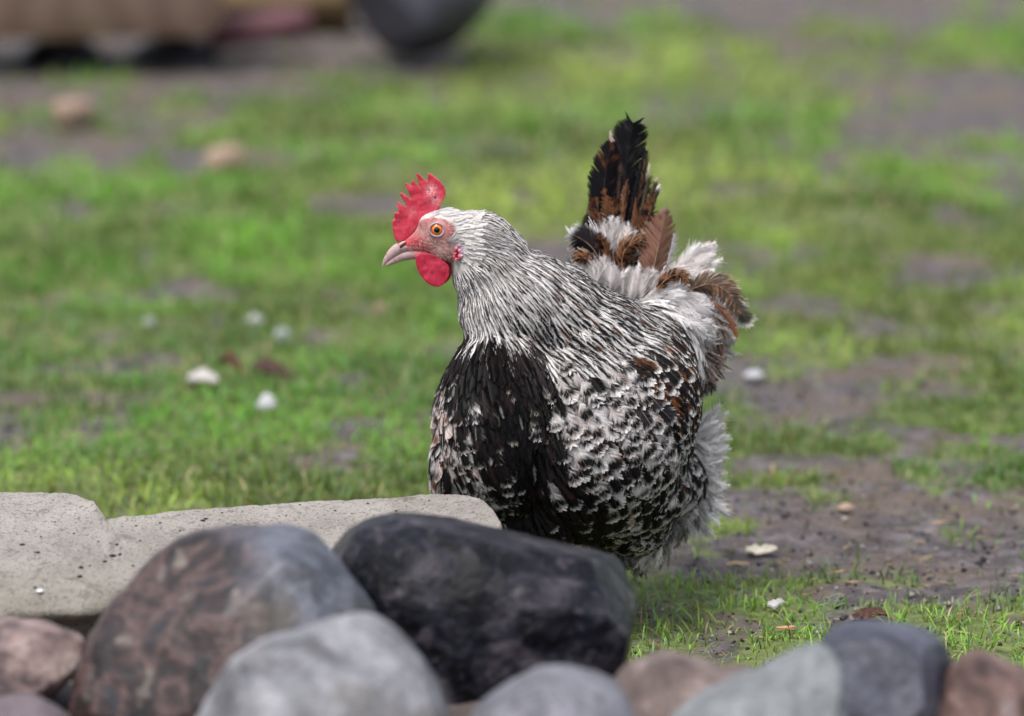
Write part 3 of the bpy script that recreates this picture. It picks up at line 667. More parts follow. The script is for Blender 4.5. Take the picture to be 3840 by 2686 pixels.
def sample_surface(tree, me, n, mind, cond=None):
    V = coords(me).astype(float); me.calc_loop_triangles()
    tr = np.empty(len(me.loop_triangles) * 3, np.int32); me.loop_triangles.foreach_get('vertices', tr); tr = tr.reshape(-1, 3)
    a, b, c = V[tr[:, 0]], V[tr[:, 1]], V[tr[:, 2]]; cr = np.cross(b - a, c - a); ar = np.linalg.norm(cr, axis=1)
    i = rng.choice(len(tr), n, p=ar / ar.sum()); r1 = np.sqrt(rng.random(n)); r2 = rng.random(n)
    P = a[i] * (1 - r1)[:, None] + b[i] * (r1 * (1 - r2))[:, None] + c[i] * (r1 * r2)[:, None]; N = cr[i] / (ar[i][:, None] + 1e-12)
    return P, N
def thin(P, mind):
    """keep points at least mind (n,) apart"""
    cell = {}; keep = []; g = .006
    for i, p in enumerate(P):
        d = mind[i]; k = tuple((p // g).astype(int)); rad = int(d / g) + 1; ok = True
        for dx in range(-rad, rad + 1):
            for dy in range(-rad, rad + 1):
                for dz in range(-rad, rad + 1):
                    for j in cell.get((k[0] + dx, k[1] + dy, k[2] + dz), ()):
                        if (P[j][0] - p[0])**2 + (P[j][1] - p[1])**2 + (P[j][2] - p[2])**2 < d * d: ok = False; break
                    if not ok: break
                if not ok: break
            if not ok: break
        if ok: keep.append(i); cell.setdefault(k, []).append(i)
    return np.array(keep, int)
P, N = sample_surface(btree, body_me, 42000, 0)
px, py = proj(P); jx = px + rng.normal(0, 8, len(px)); jy = py + rng.normal(0, 7, len(px))
ty = np.full(len(P), SPANGLE)
ty[in_poly(jx, jy, LOW_POLY)] = LACED
ty[(jy > 535) | ((jy > 520) & (jx < 600))] = STREAK
mc = in_poly(px + rng.normal(0, 22, len(px)), py + rng.normal(0, 16, len(px)), CHEST_POLY) & (rng.random(len(px)) < .7) & (ty != STREAK)
mixl = in_poly(jx, jy, LOW_POLY) & (rng.random(len(P)) < .22); ty[mixl] = SPANGLE
lm_ = (jx < 462) & (jy > 375); ty[lm_] = np.where(rng.random(lm_.sum()) < .6, PINKY, LACED)
lm_ = (jx < 470) & (jy > 335) & (jy < 385); ty[lm_] = np.where(rng.random(lm_.sum()) < .4, PINKY, LACED)
lm_ = (jx < 505) & (jy > 425) & (jx >= 455); ty[lm_] = np.where(rng.random(lm_.sum()) < .5, LACED, SPANGLE)
lm_ = (jx > 490) & (jx < 600) & (jy > 485); ty[lm_] = np.where(rng.random(lm_.sum()) < .6, CHEST, LACED)
ty[in_poly(jx, jy, CHEST_POLY)] = CHEST; ty[mc & (ty == SPANGLE)] = LACED
ty[(ty == SPANGLE) & (rng.random(len(px)) < .20 + .30 * sstep(400, 500, py))] = LACED
ty[in_poly(jx, jy, RUST_POLY)] = RUST
ty[in_poly(jx, jy, HACK_POLY)] = HACKLE
ty[(np.hypot((jx - 655) / 22, (jy - 398) / 14) < 1)] = CHARC
off_y = P[:, 1] - HEN_Y
ctr_y = np.interp(px, [575, 624, 669, 700, 709], [268, 288, 319, 359, 392])
ty[(px > 575) & (((py < ctr_y + 4) & (off_y > .06)) | (off_y > .17)) & (py < 400)] = FLUFF
hd = (px < 480) & (py < 262) & (np.hypot(px - 446, py - 232) < 36); ty[hd & (px < 476)] = HEADF
hr = np.clip(np.hypot(px - HEADP[0], py - HEADP[1]) / 160, 0, 1)
sp = {HACKLE: .0047, CHEST: .0062, SPANGLE: .0098, RUST: .0066, LACED: .0105, FLUFF: .0060, HEADF: .0025, PINKY: .0098, STREAK: .0072, CHARC: .012}
mind = np.vectorize(sp.get)(ty).astype(float)
mind = np.where(ty == HACKLE, .0027 + .0034 * hr, mind)
face = in_poly(px, py, BARE) | (px < 415) & (py < 270)
ok = ~(face)
ok &= ~((np.hypot((px - 457) / 4.5, (py - 251) / 8) < 1))
P, N, px, py, ty, mind, hr = [a[ok] for a in (P, N, px, py, ty, mind, hr)]
k = thin(P, mind); P, N, px, py, ty, hr = [a[k] for a in (P, N, px, py, ty, hr)]
n = len(P)
LL = {HACKLE: .034, CHEST: .032, SPANGLE: .032, RUST: .030, LACED: .034, FLUFF: .035, HEADF: .0115, PINKY: .027, STREAK: .036, CHARC: .034}
WW = {HACKLE: .0064, CHEST: .0125, SPANGLE: .0215, RUST: .0125, LACED: .0225, FLUFF: .018, HEADF: .0030, PINKY: .0205, STREAK: .013, CHARC: .022}
g = lambda d: np.vectorize(d.get)(ty).astype(float)
L = g(LL) * rng.uniform(.8, 1.25, n); W = g(WW) * rng.uniform(.8, 1.2, n)
isH = ty == HACKLE
L = np.where(isH, .013 + .036 * np.clip(hr * 1.25, 0, 1) * rng.uniform(.85, 1.2, n), L); W = np.where(isH, .0036 + .0047 * hr, W)
Hc = at(HEADP[0], HEADP[1], HEN_Y)
D = P - np.array(Hc)
bot = sstep(455, 545, py)[:, None]; tgt = np.array(at(625, 620, HEN_Y + .06)) - P
D = D / (np.linalg.norm(D, axis=1, keepdims=True) + 1e-9)
tgt = tgt / (np.linalg.norm(tgt, axis=1, keepdims=True) + 1e-9)
D = D * (1 - .75 * bot) + tgt * .75 * bot
# head feathers sweep straight back from the beak
back = np.array(at(500, 236, HEN_Y) - at(400, 238, HEN_Y)); back /= np.linalg.norm(back)
D = np.where((ty == HEADF)[:, None], back[None] + D * .25, D)
nh = (isH & (hr < .22))[:, None]; D = np.where(nh, D * .6 + back[None] * .6 + np.array([0, 0, -.15]), D)
D = D + rng.normal(0, .06, (n, 3)) * np.select([ty == CHEST, ty == FLUFF, ty == HEADF], [1.5, 3.5, 1.6], 1.)[:, None]
lift = np.select([ty == HEADF, isH, ty == FLUFF], [.0018, .0015, .011], .0034) * rng.uniform(.6, 1.4, n)
PP = np.zeros((n, 4, 3)); NN = np.zeros((n, 4, 3))
base_d = np.where(ty == HEADF, -.0006, -.0016)
for i in range(n):
    p = Vector(P[i]); nn = Vector(N[i]); d = Vector(D[i]); st = L[i] / 3
    for q in range(4):
        h = btree.find_nearest(p)
        if h[0] is not None:
            p = h[0]; nn = (nn * .5 + h[1]).normalized() if q else h[1]
        hh = base_d[i] + lift[i] * (q / 3) ** .8
        PP[i, q] = p + nn * hh; NN[i, q] = nn
        d = (d - nn * d.dot(nn)).normalized(); p = p + d * st
NN += rng.normal(0, .04, (n, 1, 3)); NN /= np.linalg.norm(NN, axis=-1, keepdims=True)
r6 = rng.random((n, 6))
shr = sstep(30, 60, np.hypot(bpx - 440, bpy_ - 238)) * .0032      # the skin lies below the plumage
nv_ = np.empty(len(BV) * 3, np.float32); body_me.vertices.foreach_get('normal', nv_)
body_me.vertices.foreach_set('co', (BV - nv_.reshape(-1, 3) * shr[:, None]).astype(np.float32).ravel())
# stripes on the hackle grow darker away from the head; the throat stays pale
r6[:, 4] = np.where(isH, np.clip(.16 + hr * 1.0, 0, .88) * np.where((px < 480) & (py > 262), .5, 1) * rng.uniform(.55, 1.1, n), r6[:, 4])
r6[:, 4] = np.where(ty == HEADF, np.clip(1.1 - (px - 425) / 22., 0, .8) * (py > 222) * rng.uniform(.5, 1, n), r6[:, 4])
r6[:, 4] = np.where(ty == FLUFF, np.clip(.35 + r6[:, 4] * .8, 0, 1), r6[:, 4])
e1 = np.where(isH, 1.3, np.where(ty == CHEST, 1.9, 2.6)); e2 = np.where(isH, .9, np.where(ty == CHEST, .75, .5)); cc = np.where(isH, .45, .6)
fr = np.select([ty == FLUFF, ty == STREAK, ty == CHEST, ty == HACKLE, ty == HEADF], [1.3, 1.0, .7, .35, .6], .14) * np.ones(n)
slope = np.select([isH, ty == CHEST, ty == FLUFF], [2.4, 1.8, 1.6], 1.0) * np.ones(n)
gapv = np.select([ty == FLUFF, ty == STREAK], [.8, .6], .15) * np.ones(n)
PARTS = {'head_feathers': [HEADF], 'neck_hackle': [HACKLE], 'breast_plumage': [CHEST, PINKY], 'body_plumage': [SPANGLE, LACED, STREAK], 'wing_plumage': [RUST, CHARC], 'rump_fluff': [FLUFF]}
for nm, tys in PARTS.items():
    s = np.isin(ty, tys)
    if not s.any(): continue
    Kk = 9 if nm == 'head_feathers' else 22
    shc = np.select([np.isin(ty[s], [CHEST, LACED, HACKLE, RUST])[:, None]], [np.array([[.02, .017, .017]])], np.array([[.30, .27, .25]]))
    V, F, C = feathers(PP[s], NN[s], W[s], L[s], cc[s], e1[s], e2[s], slope[s], fr[s], np.where(isH, .06, .13)[s], body_col(ty[s], r6[s]), K=Kk, J=2, gap=gapv[s], shaft=shc if nm != 'head_feathers' else None)
    link(nm, np_mesh(nm, V, F, C), M_FEATHER if nm != 'rump_fluff' else M_DOWN, hen, smooth=False)

# ---- loose down behind the wing, the rump and the belly
def down_batch(name, centres, n, L0, W0, colmix, mat=M_DOWN, facing=(0, -1, .15), K=18, parent=hen, fray=1.4, gap=.85, out=.35):
    """centres: list of (px,py,off_mm,rx,ry,rz_mm, dir_fn)"""
    Pl, Nl, Ll, Wl, Cm = [], [], [], [], []
    for (cx, cy, off, rx, ry, rz, dirf, cnt, ls, white) in centres:
        for _ in range(cnt):
            a = random.uniform(0, 2 * math.pi); rr = math.sqrt(random.random()); qx = cx + rx * rr * math.cos(a); qy = cy + ry * rr * math.sin(a)
            zo = off - rz * math.sqrt(max(0, 1 - rr * rr)) * random.uniform(.6, 1)
            dx, dy, dz, bend = dirf(qx, qy)
            dx += random.gauss(0, .18); dy += random.gauss(0, .18); l = math.hypot(dx, dy) + 1e-6; dx /= l; dy /= l
            Lp = L0 * ls * random.uniform(.7, 1.25); pts = []
            x, y = qx, qy; z = zo
            for q in range(4):
                pts.append(at(x, y, HEN_Y + z * .001)); ang = bend / 3; cdx = dx * math.cos(ang) - dy * math.sin(ang); dy = dx * math.sin(ang) + dy * math.cos(ang); dx = cdx
                x += dx * Lp / 3; y += dy * Lp / 3; z += (dz + (q - 1) * out * .5) * Lp / 3
            N0 = Vector(facing) + Vector((random.gauss(0, .3), 0, random.gauss(0, .3))); N0.normalize()
            Pl.append(pts); Nl.append([N0] * 4); Ll.append(Lp * MM); Wl.append(W0 * ls * random.uniform(.7, 1.2) * MM); Cm.append(np.clip(white + random.gauss(0, .18), 0, 1))
    Pn = np.array(Pl, float).reshape(-1, 4, 3); Nn_ = np.array(Nl, float).reshape(-1, 4, 3); m = len(Pn); Cm = np.array(Cm).reshape(-1, 1, 1, 1, 1); r0 = rng.random(m).reshape(-1, 1, 1, 1, 1)
    def cf(u, v, j, f):
        z = np.zeros_like(v)
        c = lerp(np.broadcast_to(np.array(colmix[0]), v.shape + (3,)), np.array(colmix[1]), np.clip(Cm + (f - .4) * .35 + (j - .5) * .35 + z, 0, 1))
        return np.clip(c * (.8 + .35 * r0 + z)[..., None], .004, .8)
    V, F, C = feathers(Pn, Nn_, np.array(Wl), np.array(Ll), np.full(m, .6), np.full(m, 2.2), np.full(m, .6), np.full(m, 1.5), np.full(m, fray), np.full(m, .1), cf, K=K, J=3, gap=np.full(m, gap), shaft=np.tile(np.array([[.5, .46, .43]]), (m, 1)) * (.3 + .7 * Cm.reshape(-1, 1)))
    return link(name, np_mesh(name, V, F, C), mat, parent, smooth=False)
def radial(cx, cy, k=1.0, bend=0, dz=0.1):
    def f(x, y): return (x - cx) * k, (y - cy), dz, bend + random.gauss(0, .25)
    return f
def const(dx, dy, bend=0, dz=0.05): return lambda x, y: (dx, dy, dz, bend + random.gauss(0, .25))
down_batch('thigh_fluff', [(688, 468, 130, 20, 44, 20, radial(640, 485), 120, 1.0, .96), (698, 440, 120, 12, 24, 12, radial(650, 475), 30, 1.0, 1.0), (684, 468, 95, 20, 34, 20, const(.75, .55, .5), 110, .9, .45), (682, 500, 80, 20, 26, 24, const(.25, 1, .5), 60, 1.0, .25), (695, 505, 120, 14, 18, 12, radial(660, 470), 30, 1.0, .9)],
           0, 24, 13, [(.045, .036, .036), (.80, .77, .77)])
down_batch('belly_fluff', [(640, 535, 70, 36, 16, 40, const(-.25, 1, .2), 70, 1.0, .22), (652, 548, 50, 14, 8, 20, const(-.5, 1, 0), 26, .8, .9), (612, 540, 60, 34, 14, 40, const(.1, 1, 0), 60, 1.0, .12), (560, 530, 20, 40, 10, 30, const(.2, 1), 40, .8, .15), (638, 556, 60, 8, 8, 10, const(-.15, 1), 20, .7, .5)],
           0, 26, 10, [(.012, .010, .010), (.60, .56, .5)])
down_batch('tail_strands', [(696, 348, 96, 14, 14, 10, const(.35, 1, -.3, .1), 46, 1.0, .25), (684, 322, 94, 18, 10, 10, const(1, .55, .5, .1), 34, 1.0, .45), (704, 318, 100, 14, 10, 10, const(.9, .6, .6, .1), 30, 1.0, .3), (706, 356, 110, 6, 14, 6, const(.1, 1, .1), 24, 1.1, .05)],
           0, 30, 5, [(.03, .02, .016), (.50, .40, .36)], K=16, fray=1.0, gap=.4)
FLF = lambda x, y: ((x - 640) * .030, -1.0 + max(0, x - 640) * .011, .1, random.gauss(.1, .35) + max(0, (x - 660) * .012))
down_batch('tail_coverts', [(604, 290, 110, 30, 10, 16, const(-.1, -1, .1), 80, .9, .8), (640, 300, 110, 30, 12, 16, const(.3, -1, .1), 80, .9, .85), (618, 262, 130, 20, 20, 14, const(.1, -1), 50, 1.0, .88), (650, 292, 140, 34, 16, 26, const(1, -.6, .7), 90, 1.0, .9), (672, 300, 150, 24, 32, 30, const(1, -.1, .6), 110, 1.0, .66),
                            (683, 275, 165, 16, 18, 10, const(.75, -.7, .5), 60, .95, 1.0), (705, 300, 160, 18, 18, 20, const(1, .15, .6), 70, 1.0, .55), (698, 332, 150, 20, 24, 22, const(.8, .6, .5), 80, 1.0, .35), (584, 268, 140, 8, 6, 6, const(-.6, -.7), 12, .7, .85), (700, 352, 150, 8, 22, 16, const(.15, 1, .1), 36, 1.1, .2)],
           0, 27, 15, [(.04, .032, .03), (.80, .73, .71)])
down_batch('ear_tuft', [(453, 240, (hit(btree, 453, 241)[0].y - HEN_Y) * 1000 - .5, 6, 3.5, 1.5, const(1, -.45, 0, .05), 60, .4, .97)], 0, 22, 3.2, [(.4, .36, .33), (.80, .77, .72)], K=8)

# ---- big tail feathers, one by one
def tail_feather(name, pts, off, Wpx, kind, K=60, c_=.7, e1=2.4, e2=.6, fray=.35, tilt=0.0, doff=0, parent=None, slope=1.0, gap=.0):
    pp = np.array([[list(at(x, y, HEN_Y + (off + doff * q / 3) * .001)) for q, (x, y) in enumerate(pts)]])
    nv = np.array([math.sin(tilt), -math.cos(tilt), .12]); NNv = np.broadcast_to(nv / np.linalg.norm(nv), (1, 4, 3)).copy()
    Lw = float(np.linalg.norm(np.diff(pp[0], axis=0), axis=1).sum()); sd = random.randint(0, 9999)
    def cf(u, v, j, f):
        au = np.abs(u); z = np.zeros(v.shape); nz = fbm(u * 3.5 + sd, v * 14, sd, 3); sp_ = fbm(u * 10 + sd, v * 40 * Lw / .1, sd + 3, 2)
        B = lambda c: np.broadcast_to(np.array(c, float), v.shape + (3,))
        if kind == 'black': c = lerp(B([.010, .010, .012]), np.array([.045, .038, .036]), sstep(.55, .8, nz))
        elif kind == 'blackpink':
            c = lerp(B([.010, .010, .012]), np.array([.32, .19, .15]), sstep(.72, .95, -u) * sstep(.3, .55, v)); c = lerp(c, BRN, sstep(.6, .75, nz))
        elif kind == 'brownblack':
            c = lerp(B([.012, .010, .011]), np.array([.20, .085, .04]), np.clip(sstep(.42, .62, nz) * .9 + sstep(.65, .95, au) * .8, 0, 1)); c = lerp(c, np.array([.5, .4, .33]), sstep(.9, 1, au) * (j > .5) * .6)
        elif kind == 'brown': c = lerp(B([.17, .07, .032]), BLK, sstep(.5, .62, nz)); c = lerp(c, np.array([.5, .38, .28]), sstep(.86, 1, au) * .7)
        elif kind == 'pink': c = lerp(B([.34, .18, .13]), np.array([.12, .055, .035]), np.clip(sstep(.5, .72, nz) * .6 * (au < .85) + sstep(.4, .1, v) * .7 + sstep(.6, .75, sp_) * .25, 0, 1)); c = lerp(c, np.array([.50, .38, .33]), np.clip(sstep(.74, .98, au) + sstep(.9, 1.0, v), 0, 1) * .8)
        elif kind == 'blackwhite': c = lerp(B([.016, .013, .015]), WHT, np.clip(sstep(.75, .9, np.where(u < 0, au, au * .6)) + sstep(.90, .97, v + au * .06), 0, 1))
        elif kind == 'speckle': c = lerp(B([.20, .09, .04]), BLK, sstep(.46, .56, sp_)); c = lerp(c, np.array([.6, .52, .45]), sstep(.85, 1, au) * .9)
        elif kind == 'brownspeck': c = lerp(B([.055, .042, .034]), np.array([.22, .12, .07]), sstep(.54, .62, sp_)); c = lerp(c, np.array([.3, .2, .15]), sstep(.85, 1, au) * .6)
        elif kind == 'rust': c = lerp(B([.17, .07, .036]), BLK, sstep(.6, .75, nz) * .8)
        elif kind == 'tipwhite': c = lerp(B([.05, .042, .036]), np.array([.65, .62, .58]), sstep(.84, .95, v + au * .1))
        elif kind == 'white': c = lerp(B([.60, .57, .56]), np.array([.2, .18, .18]), sstep(.6, .75, nz) * .6)
        elif kind == 'buff': c = lerp(B([.05, .04, .03]), np.array([.5, .42, .32]), sstep(.8, .9, v))
        elif kind == 'palepink': c = B([.52, .40, .35])
        elif kind == 'dark': c = lerp(B([.018, .013, .012]), np.array([.1, .05, .03]), sstep(.5, .7, nz))
        return np.clip(c * (.8 + .4 * j)[..., None], .003, .8)
    sc = {'black': (.03, .027, .026), 'blackpink': (.05, .04, .04), 'dark': (.06, .04, .03)}.get(kind, (.34, .2, .13))
    A1 = lambda z: np.array([z], float)
    V, F, C = feathers(pp, NNv, A1(Wpx * MM), A1(Lw), A1(c_), A1(e1), A1(e2), A1(slope), A1(fray), A1(.18), cf, K=K, J=4, gap=A1(gap), shaft=np.array([sc]))
    return link(name, np_mesh(name, V, F, C), M_FEATHER, parent or hen, smooth=False)
TF = [
 ([(640, 288), (644, 262), (648, 240), (654, 216)], 106, 20, 'brownblack', dict(c_=.6, fray=.7, tilt=-.2)),
 ([(656, 290), (666, 268), (672, 250), (675, 232)], 110, 14, 'white', dict(c_=.5, fray=1.1, gap=.4)),
 ([(612, 282), (608, 262), (604, 246), (598, 232)], 110, 16, 'brown', dict(c_=.6, fray=.8)),
 ([(588, 262), (584, 240), (586, 224), (591, 211)], 175, 13, 'blackwhite', dict(tilt=-.4)),
 ([(609, 262), (604, 218), (605, 178), (612, 139)], 160, 35, 'blackpink', dict(c_=.6, fray=.18, K=90, e1=2)),
 ([(610, 215), (615, 180), (615, 155), (609, 130)], 168, 6, 'palepink', dict(fray=.4, K=26)),
 ([(640, 260), (638, 222), (637, 195), (641, 166)], 170, 36, 'black', dict(tilt=.1, fray=.5, K=80)),
 ([(622, 265), (623, 215), (626, 165), (634, 119)], 165, 37, 'black', dict(c_=.84, fray=.14, K=120, e1=3, e2=.5)),
 ([(628, 225), (634, 195), (640, 170), (646, 146)], 162, 9, 'black', dict(fray=.9, gap=.5, K=26)),
 ([(630, 230), (637, 205), (643, 180), (647, 150)], 160, 7, 'dark', dict(fray=1.0, gap=.5, K=26)),
 ([(632, 240), (640, 215), (646, 190), (650, 163)], 158, 5, 'buff', dict(fray=.8, K=22)),
 ([(634, 235), (645, 210), (653, 190), (659, 176)], 158, 6, 'buff', dict(fray=1.0, K=22)),
 ([(636, 240), (648, 215), (655, 197), (661, 184)], 157, 6, 'tipwhite', dict(fray=1.0, K=22)),
 ([(634, 245), (644, 222), (650, 205), (652, 192)], 156, 12, 'brownblack', dict(fray=1.0, K=30)),
 ([(606, 262), (599, 230), (596, 208), (600, 172)], 168, 20, 'blackpink', dict(c_=.5, e1=1.8)),
 ([(612, 262), (604, 235), (599, 215), (597, 196)], 158, 22, 'brownblack', dict(c_=.75)),
 ([(622, 262), (613, 235), (608, 212), (604, 186)], 154, 12, 'brown', dict(fray=.9, K=30, gap=.3)),
 ([(626, 262), (618, 240), (614, 222), (612, 200)], 150, 18, 'brown', dict(fray=.7, K=36)),
 ([(622, 240), (622, 215), (625, 195), (628, 178)], 150, 8, 'brownblack', dict(K=26, e1=1.4, e2=.9)),
 ([(630, 245), (634, 225), (635, 210), (636, 195)], 148, 7, 'rust', dict(K=26, e1=1.3, e2=1., c_=.4)),
 ([(634, 265), (640, 240), (646, 222), (652, 205)], 150, 24, 'brownblack', dict(tilt=.2, fray=.6)),
 ([(648, 292), (655, 262), (661, 234), (667, 206)], 104, 41, 'pink', dict(c_=.55, K=100, e1=1.6, e2=.8, tilt=.25, fray=.34)),
 ([(606, 276), (598, 256), (586, 242), (567, 233)], 112, 38, 'blackwhite', dict(c_=.6, fray=.4)),
 ([(600, 276), (592, 264), (584, 258), (573, 260)], 100, 18, 'speckle', dict(fray=.6)),
 ([(625, 276), (622, 258), (630, 245), (646, 245)], 100, 24, 'speckle', dict(fray=.6)),
 ([(628, 300), (627, 280), (630, 265), (636, 250)], 104, 20, 'dark', dict(fray=.6)),  # dark feather put in for the shade inside the tail base
 ([(672, 300), (680, 280), (690, 268), (702, 274)], 160, 26, 'blackwhite', dict(tilt=.3, fray=.8)),
 ([(655, 292), (668, 278), (680, 275), (688, 285)], 84, 18, 'speckle', dict(fray=.9, K=30)),
 ([(680, 300), (706, 284), (728, 292), (738, 316)], 96, 30, 'brownspeck', dict(fray=.5, c_=.55, tilt=.2)),
 ([(722, 300), (736, 308), (745, 317), (751, 327)], 140, 17, 'tipwhite', dict(fray=.9, c_=.75)),
 ([(706, 300), (722, 310), (731, 322), (738, 339)], 94, 8, 'rust', dict(fray=.8, K=30)),
 ([(690, 316), (706, 318), (719, 324), (731, 333)], 104, 18, 'tipwhite', dict(fray=.9)),
 ([(682, 318), (700, 322), (715, 336), (721, 358)], 96, 13, 'rust', dict(fray=.9)),
 ([(685, 328), (700, 334), (710, 348), (713, 368)], 92, 9, 'rust', dict(fray=.9, K=30)),
 ([(690, 325), (706, 338), (716, 352), (719, 370)], 94, 10, 'dark', dict(fray=1., K=30)),
 ([(700, 335), (712, 352), (713, 372), (704, 394)], 128, 11, 'dark', dict(fray=1.1, K=34)),
 ([(694, 340), (704, 356), (706, 374), (701, 397)], 132, 9, 'brownspeck', dict(fray=1.0, K=30)),
 ([(706, 340), (718, 346), (727, 342), (738, 338)], 130, 4, 'white', dict(fray=1.0, K=18)),
 ([(708, 348), (718, 354), (726, 356), (734, 358)], 130, 4, 'white', dict(fray=1.0, K=18)),
]
for pts, off, w, kind, kw in TF: tail_feather('tail_feather', pts, off, w, kind, **kw)

# ---- comb, wattle, beak, eye, ear lobe
Z1 = lambda X, Y: (360 + X * .0930, 160 + Y * .09298)
def slab_shape(name, outline, off, half, voxel=.0007, smooth=8, thin_dir=None):
    """closed outline with thickness, softened"""
    bm = bmesh.new(); c = [at(x, y, HEN_Y + off * .001) for x, y in outline]
    f = [bm.verts.new(p - Vector((0, half * .001, 0))) for p in c]; b = [bm.verts.new(p + Vector((0, half * .001, 0))) for p in c]
    n = len(c); fa = bm.faces.new(f); fb = bm.faces.new(b[::-1])
    for i in range(n): bm.faces.new((f[(i + 1) % n], f[i], b[i], b[(i + 1) % n]))
    bmesh.ops.triangulate(bm, faces=[fa, fb]); bmesh.ops.recalc_face_normals(bm, faces=bm.faces)
    return remeshed(bm, voxel, smooth, .5, name)
comb_o = [Z1(*p) for p in [(400, 880), (370, 835), (352, 740), (347, 660), (358, 643), (382, 636), (368, 600), (366, 566), (380, 558), (408, 572), (426, 562), (405, 500), (396, 455), (408, 448), (440, 478), (497, 512), (508, 500), (470, 440), (428, 362), (442, 350), (500, 392), (552, 424), (556, 410), (520, 330), (482, 262), (496, 248), (524, 262), (556, 284), (562, 276), (552, 232), (566, 216), (584, 222), (604, 255), (632, 292), (644, 284), (622, 210), (604, 148), (616, 138), (640, 155), (680, 200), (722, 236), (728, 220), (728, 158), (742, 138), (765, 150), (800, 180), (850, 215), (895, 268), (918, 320), (920, 380), (896, 430), (868, 470), (856, 520), (800, 560), (700, 600), (620, 700), (560, 800), (480, 860)]]
comb_me = slab_shape('comb', comb_o, -5, 2.6, .00055, 4)
V = coords(comb_me).astype(float); qx, qy = proj(V)
edge_d = np.clip((233 - qy) / 60, 0, 1)
V[:, 1] = (HEN_Y - .005) + (V[:, 1] - HEN_Y + .005) * (1.35 - .75 * edge_d) + (fbm(qx * .10, qy * .10, 5, 2) - .5) * .0022
comb_me.vertices.foreach_set('co', V.astype(np.float32).ravel())
sp_ = fbm(qx * 1.6, qy * 1.6, 8, 2); wx = np.exp(-(((qx - 431) / 5)**2 + ((qy - 191) / 6)**2)) + .6 * np.exp(-(((qx - 437) / 5)**2 + ((qy - 202) / 5)**2)) + .4 * np.exp(-(((qx - 412) / 4)**2 + ((qy - 212) / 4)**2))
C = np.array([.47, .024, .050])[None] * (.50 + .85 * fbm(qx * .5, qy * .5, 18, 4))[:, None]; m = np.clip(wx * (sp_ > .42) * .8, 0, .7)[:, None]; C = C * (1 - m) + np.array([.68, .42, .42]) * m
C = np.where((np.hypot(qx - 435, qy - 197.5) < 1.2)[:, None] | (np.hypot(qx - 429, qy - 190) < .8)[:, None] | (np.hypot(qx - 399, qy - 222) < .8)[:, None], np.array([.06, .02, .02]), C)
for tx, ty_ in ((416.3, 173), (405.2, 184), (397, 203)): C = np.where((np.hypot(qx - tx, qy - ty_) < 1.3)[:, None], np.array([.15, .05, .04]), C)
set_cols(comb_me, C)
M_COMB = attr_mat('comb_skin', .38, .5, 0, 0, .12, (1100, .55, .0009)); link('comb', comb_me, M_COMB, hen)
wat_o = [Z1(*p) for p in [(596, 1030), (600, 1090), (612, 1160), (645, 1235), (700, 1305), (745, 1340), (800, 1360), (860, 1360), (905, 1330), (940, 1285), (960, 1220), (965, 1170), (945, 1125), (900, 1080), (830, 1030), (740, 1000), (650, 1000)]]
for k_, off in enumerate((-13, 4)):
    wm = slab_shape('wattle', wat_o if k_ == 0 else [(x + 3, y - 2) for x, y in wat_o], off, 2.4, .0007, 10)
    V = coords(wm).astype(float); qx, qy = proj(V)
    V[:, 1] += (fbm(qx * .14, qy * .10, 6, 2) - .5) * .003; wm.vertices.foreach_set('co', V.astype(np.float32).ravel())
    C = np.array([.40, .012, .040])[None] * (.6 + .75 * fbm(qx * .9, qy * .7, 4, 3))[:, None]; rim = sstep(457, 461, qx + (qy - 270) * .1)[:, None] * .3
    set_cols(wm, C * (1 - rim) + np.array([.6, .18, .18]) * rim); link('wattle', wm, M_COMB, hen)
def loft(name, top, botm, off, hw, n=40, m=20):
    top = np.array(top, float); botm = np.array(botm, float); hw = np.array(hw, float)
    def rs(a):
        d = np.r_[0, np.cumsum(np.linalg.norm(np.diff(a, axis=0), axis=1))]; s = np.linspace(0, d[-1], n); return np.stack([np.interp(s, d, a[:, i]) for i in range(a.shape[1])], -1)
    T, Bm = rs(top), rs(botm); H = np.interp(np.linspace(0, 1, n), np.linspace(0, 1, len(hw)), hw); V = []
    for i in range(n):
        a = at(*T[i], HEN_Y + off * .001); b = at(*Bm[i], HEN_Y + off * .001); c = (a + b) / 2; d = (a - b) / 2
        for q in range(m):
            th = 2 * math.pi * q / m; V.append(c + d * math.cos(th) + Vector((0, -H[i] * .001 * math.sin(th), 0)))
    a = np.arange(n * m).reshape(n, m); b = np.roll(a, -1, 1)
    F = np.stack([a[:-1], b[:-1], b[1:], a[1:]], -1).reshape(-1, 4)
    me = np_mesh(name, np.array([list(v) for v in V]), F); bm = bmesh.new(); bm.from_mesh(me)
    bmesh.ops.holes_fill(bm, edges=[e for e in bm.edges if e.is_boundary], sides=0); bmesh.ops.recalc_face_normals(bm, faces=bm.faces); bm.to_mesh(me); bm.free(); return me
M_BEAK = attr_mat('beak_horn', .38, .5, 0, 0, .1, (700, .3, .0006))
up = loft('upper_beak', [(426, 244), (412, 243.3), (402, 242), (396.5, 242.8), (391, 247.2), (386.6, 252.6), (383.6, 259), (382.3, 263.5), (382.4, 267)],
          [(429, 250), (420.5, 249.6), (411.2, 250.2), (402, 252.8), (394, 257.6), (388, 261.6), (385, 264.3), (383.6, 266), (382.6, 267.3)], -5, [7.5, 7.2, 6.6, 6, 5, 4, 2.8, 1.5, .3])
lo = loft('lower_beak', [(428, 248.6), (411.2, 248.6), (402.2, 251), (394.4, 256), (389, 260.4), (386, 263.8)], [(426, 260), (412, 259.3), (403, 260.8), (395, 263.6), (389, 265.4), (386, 266)], -5, [6.4, 5.9, 5.0, 3.9, 2.3, .8])
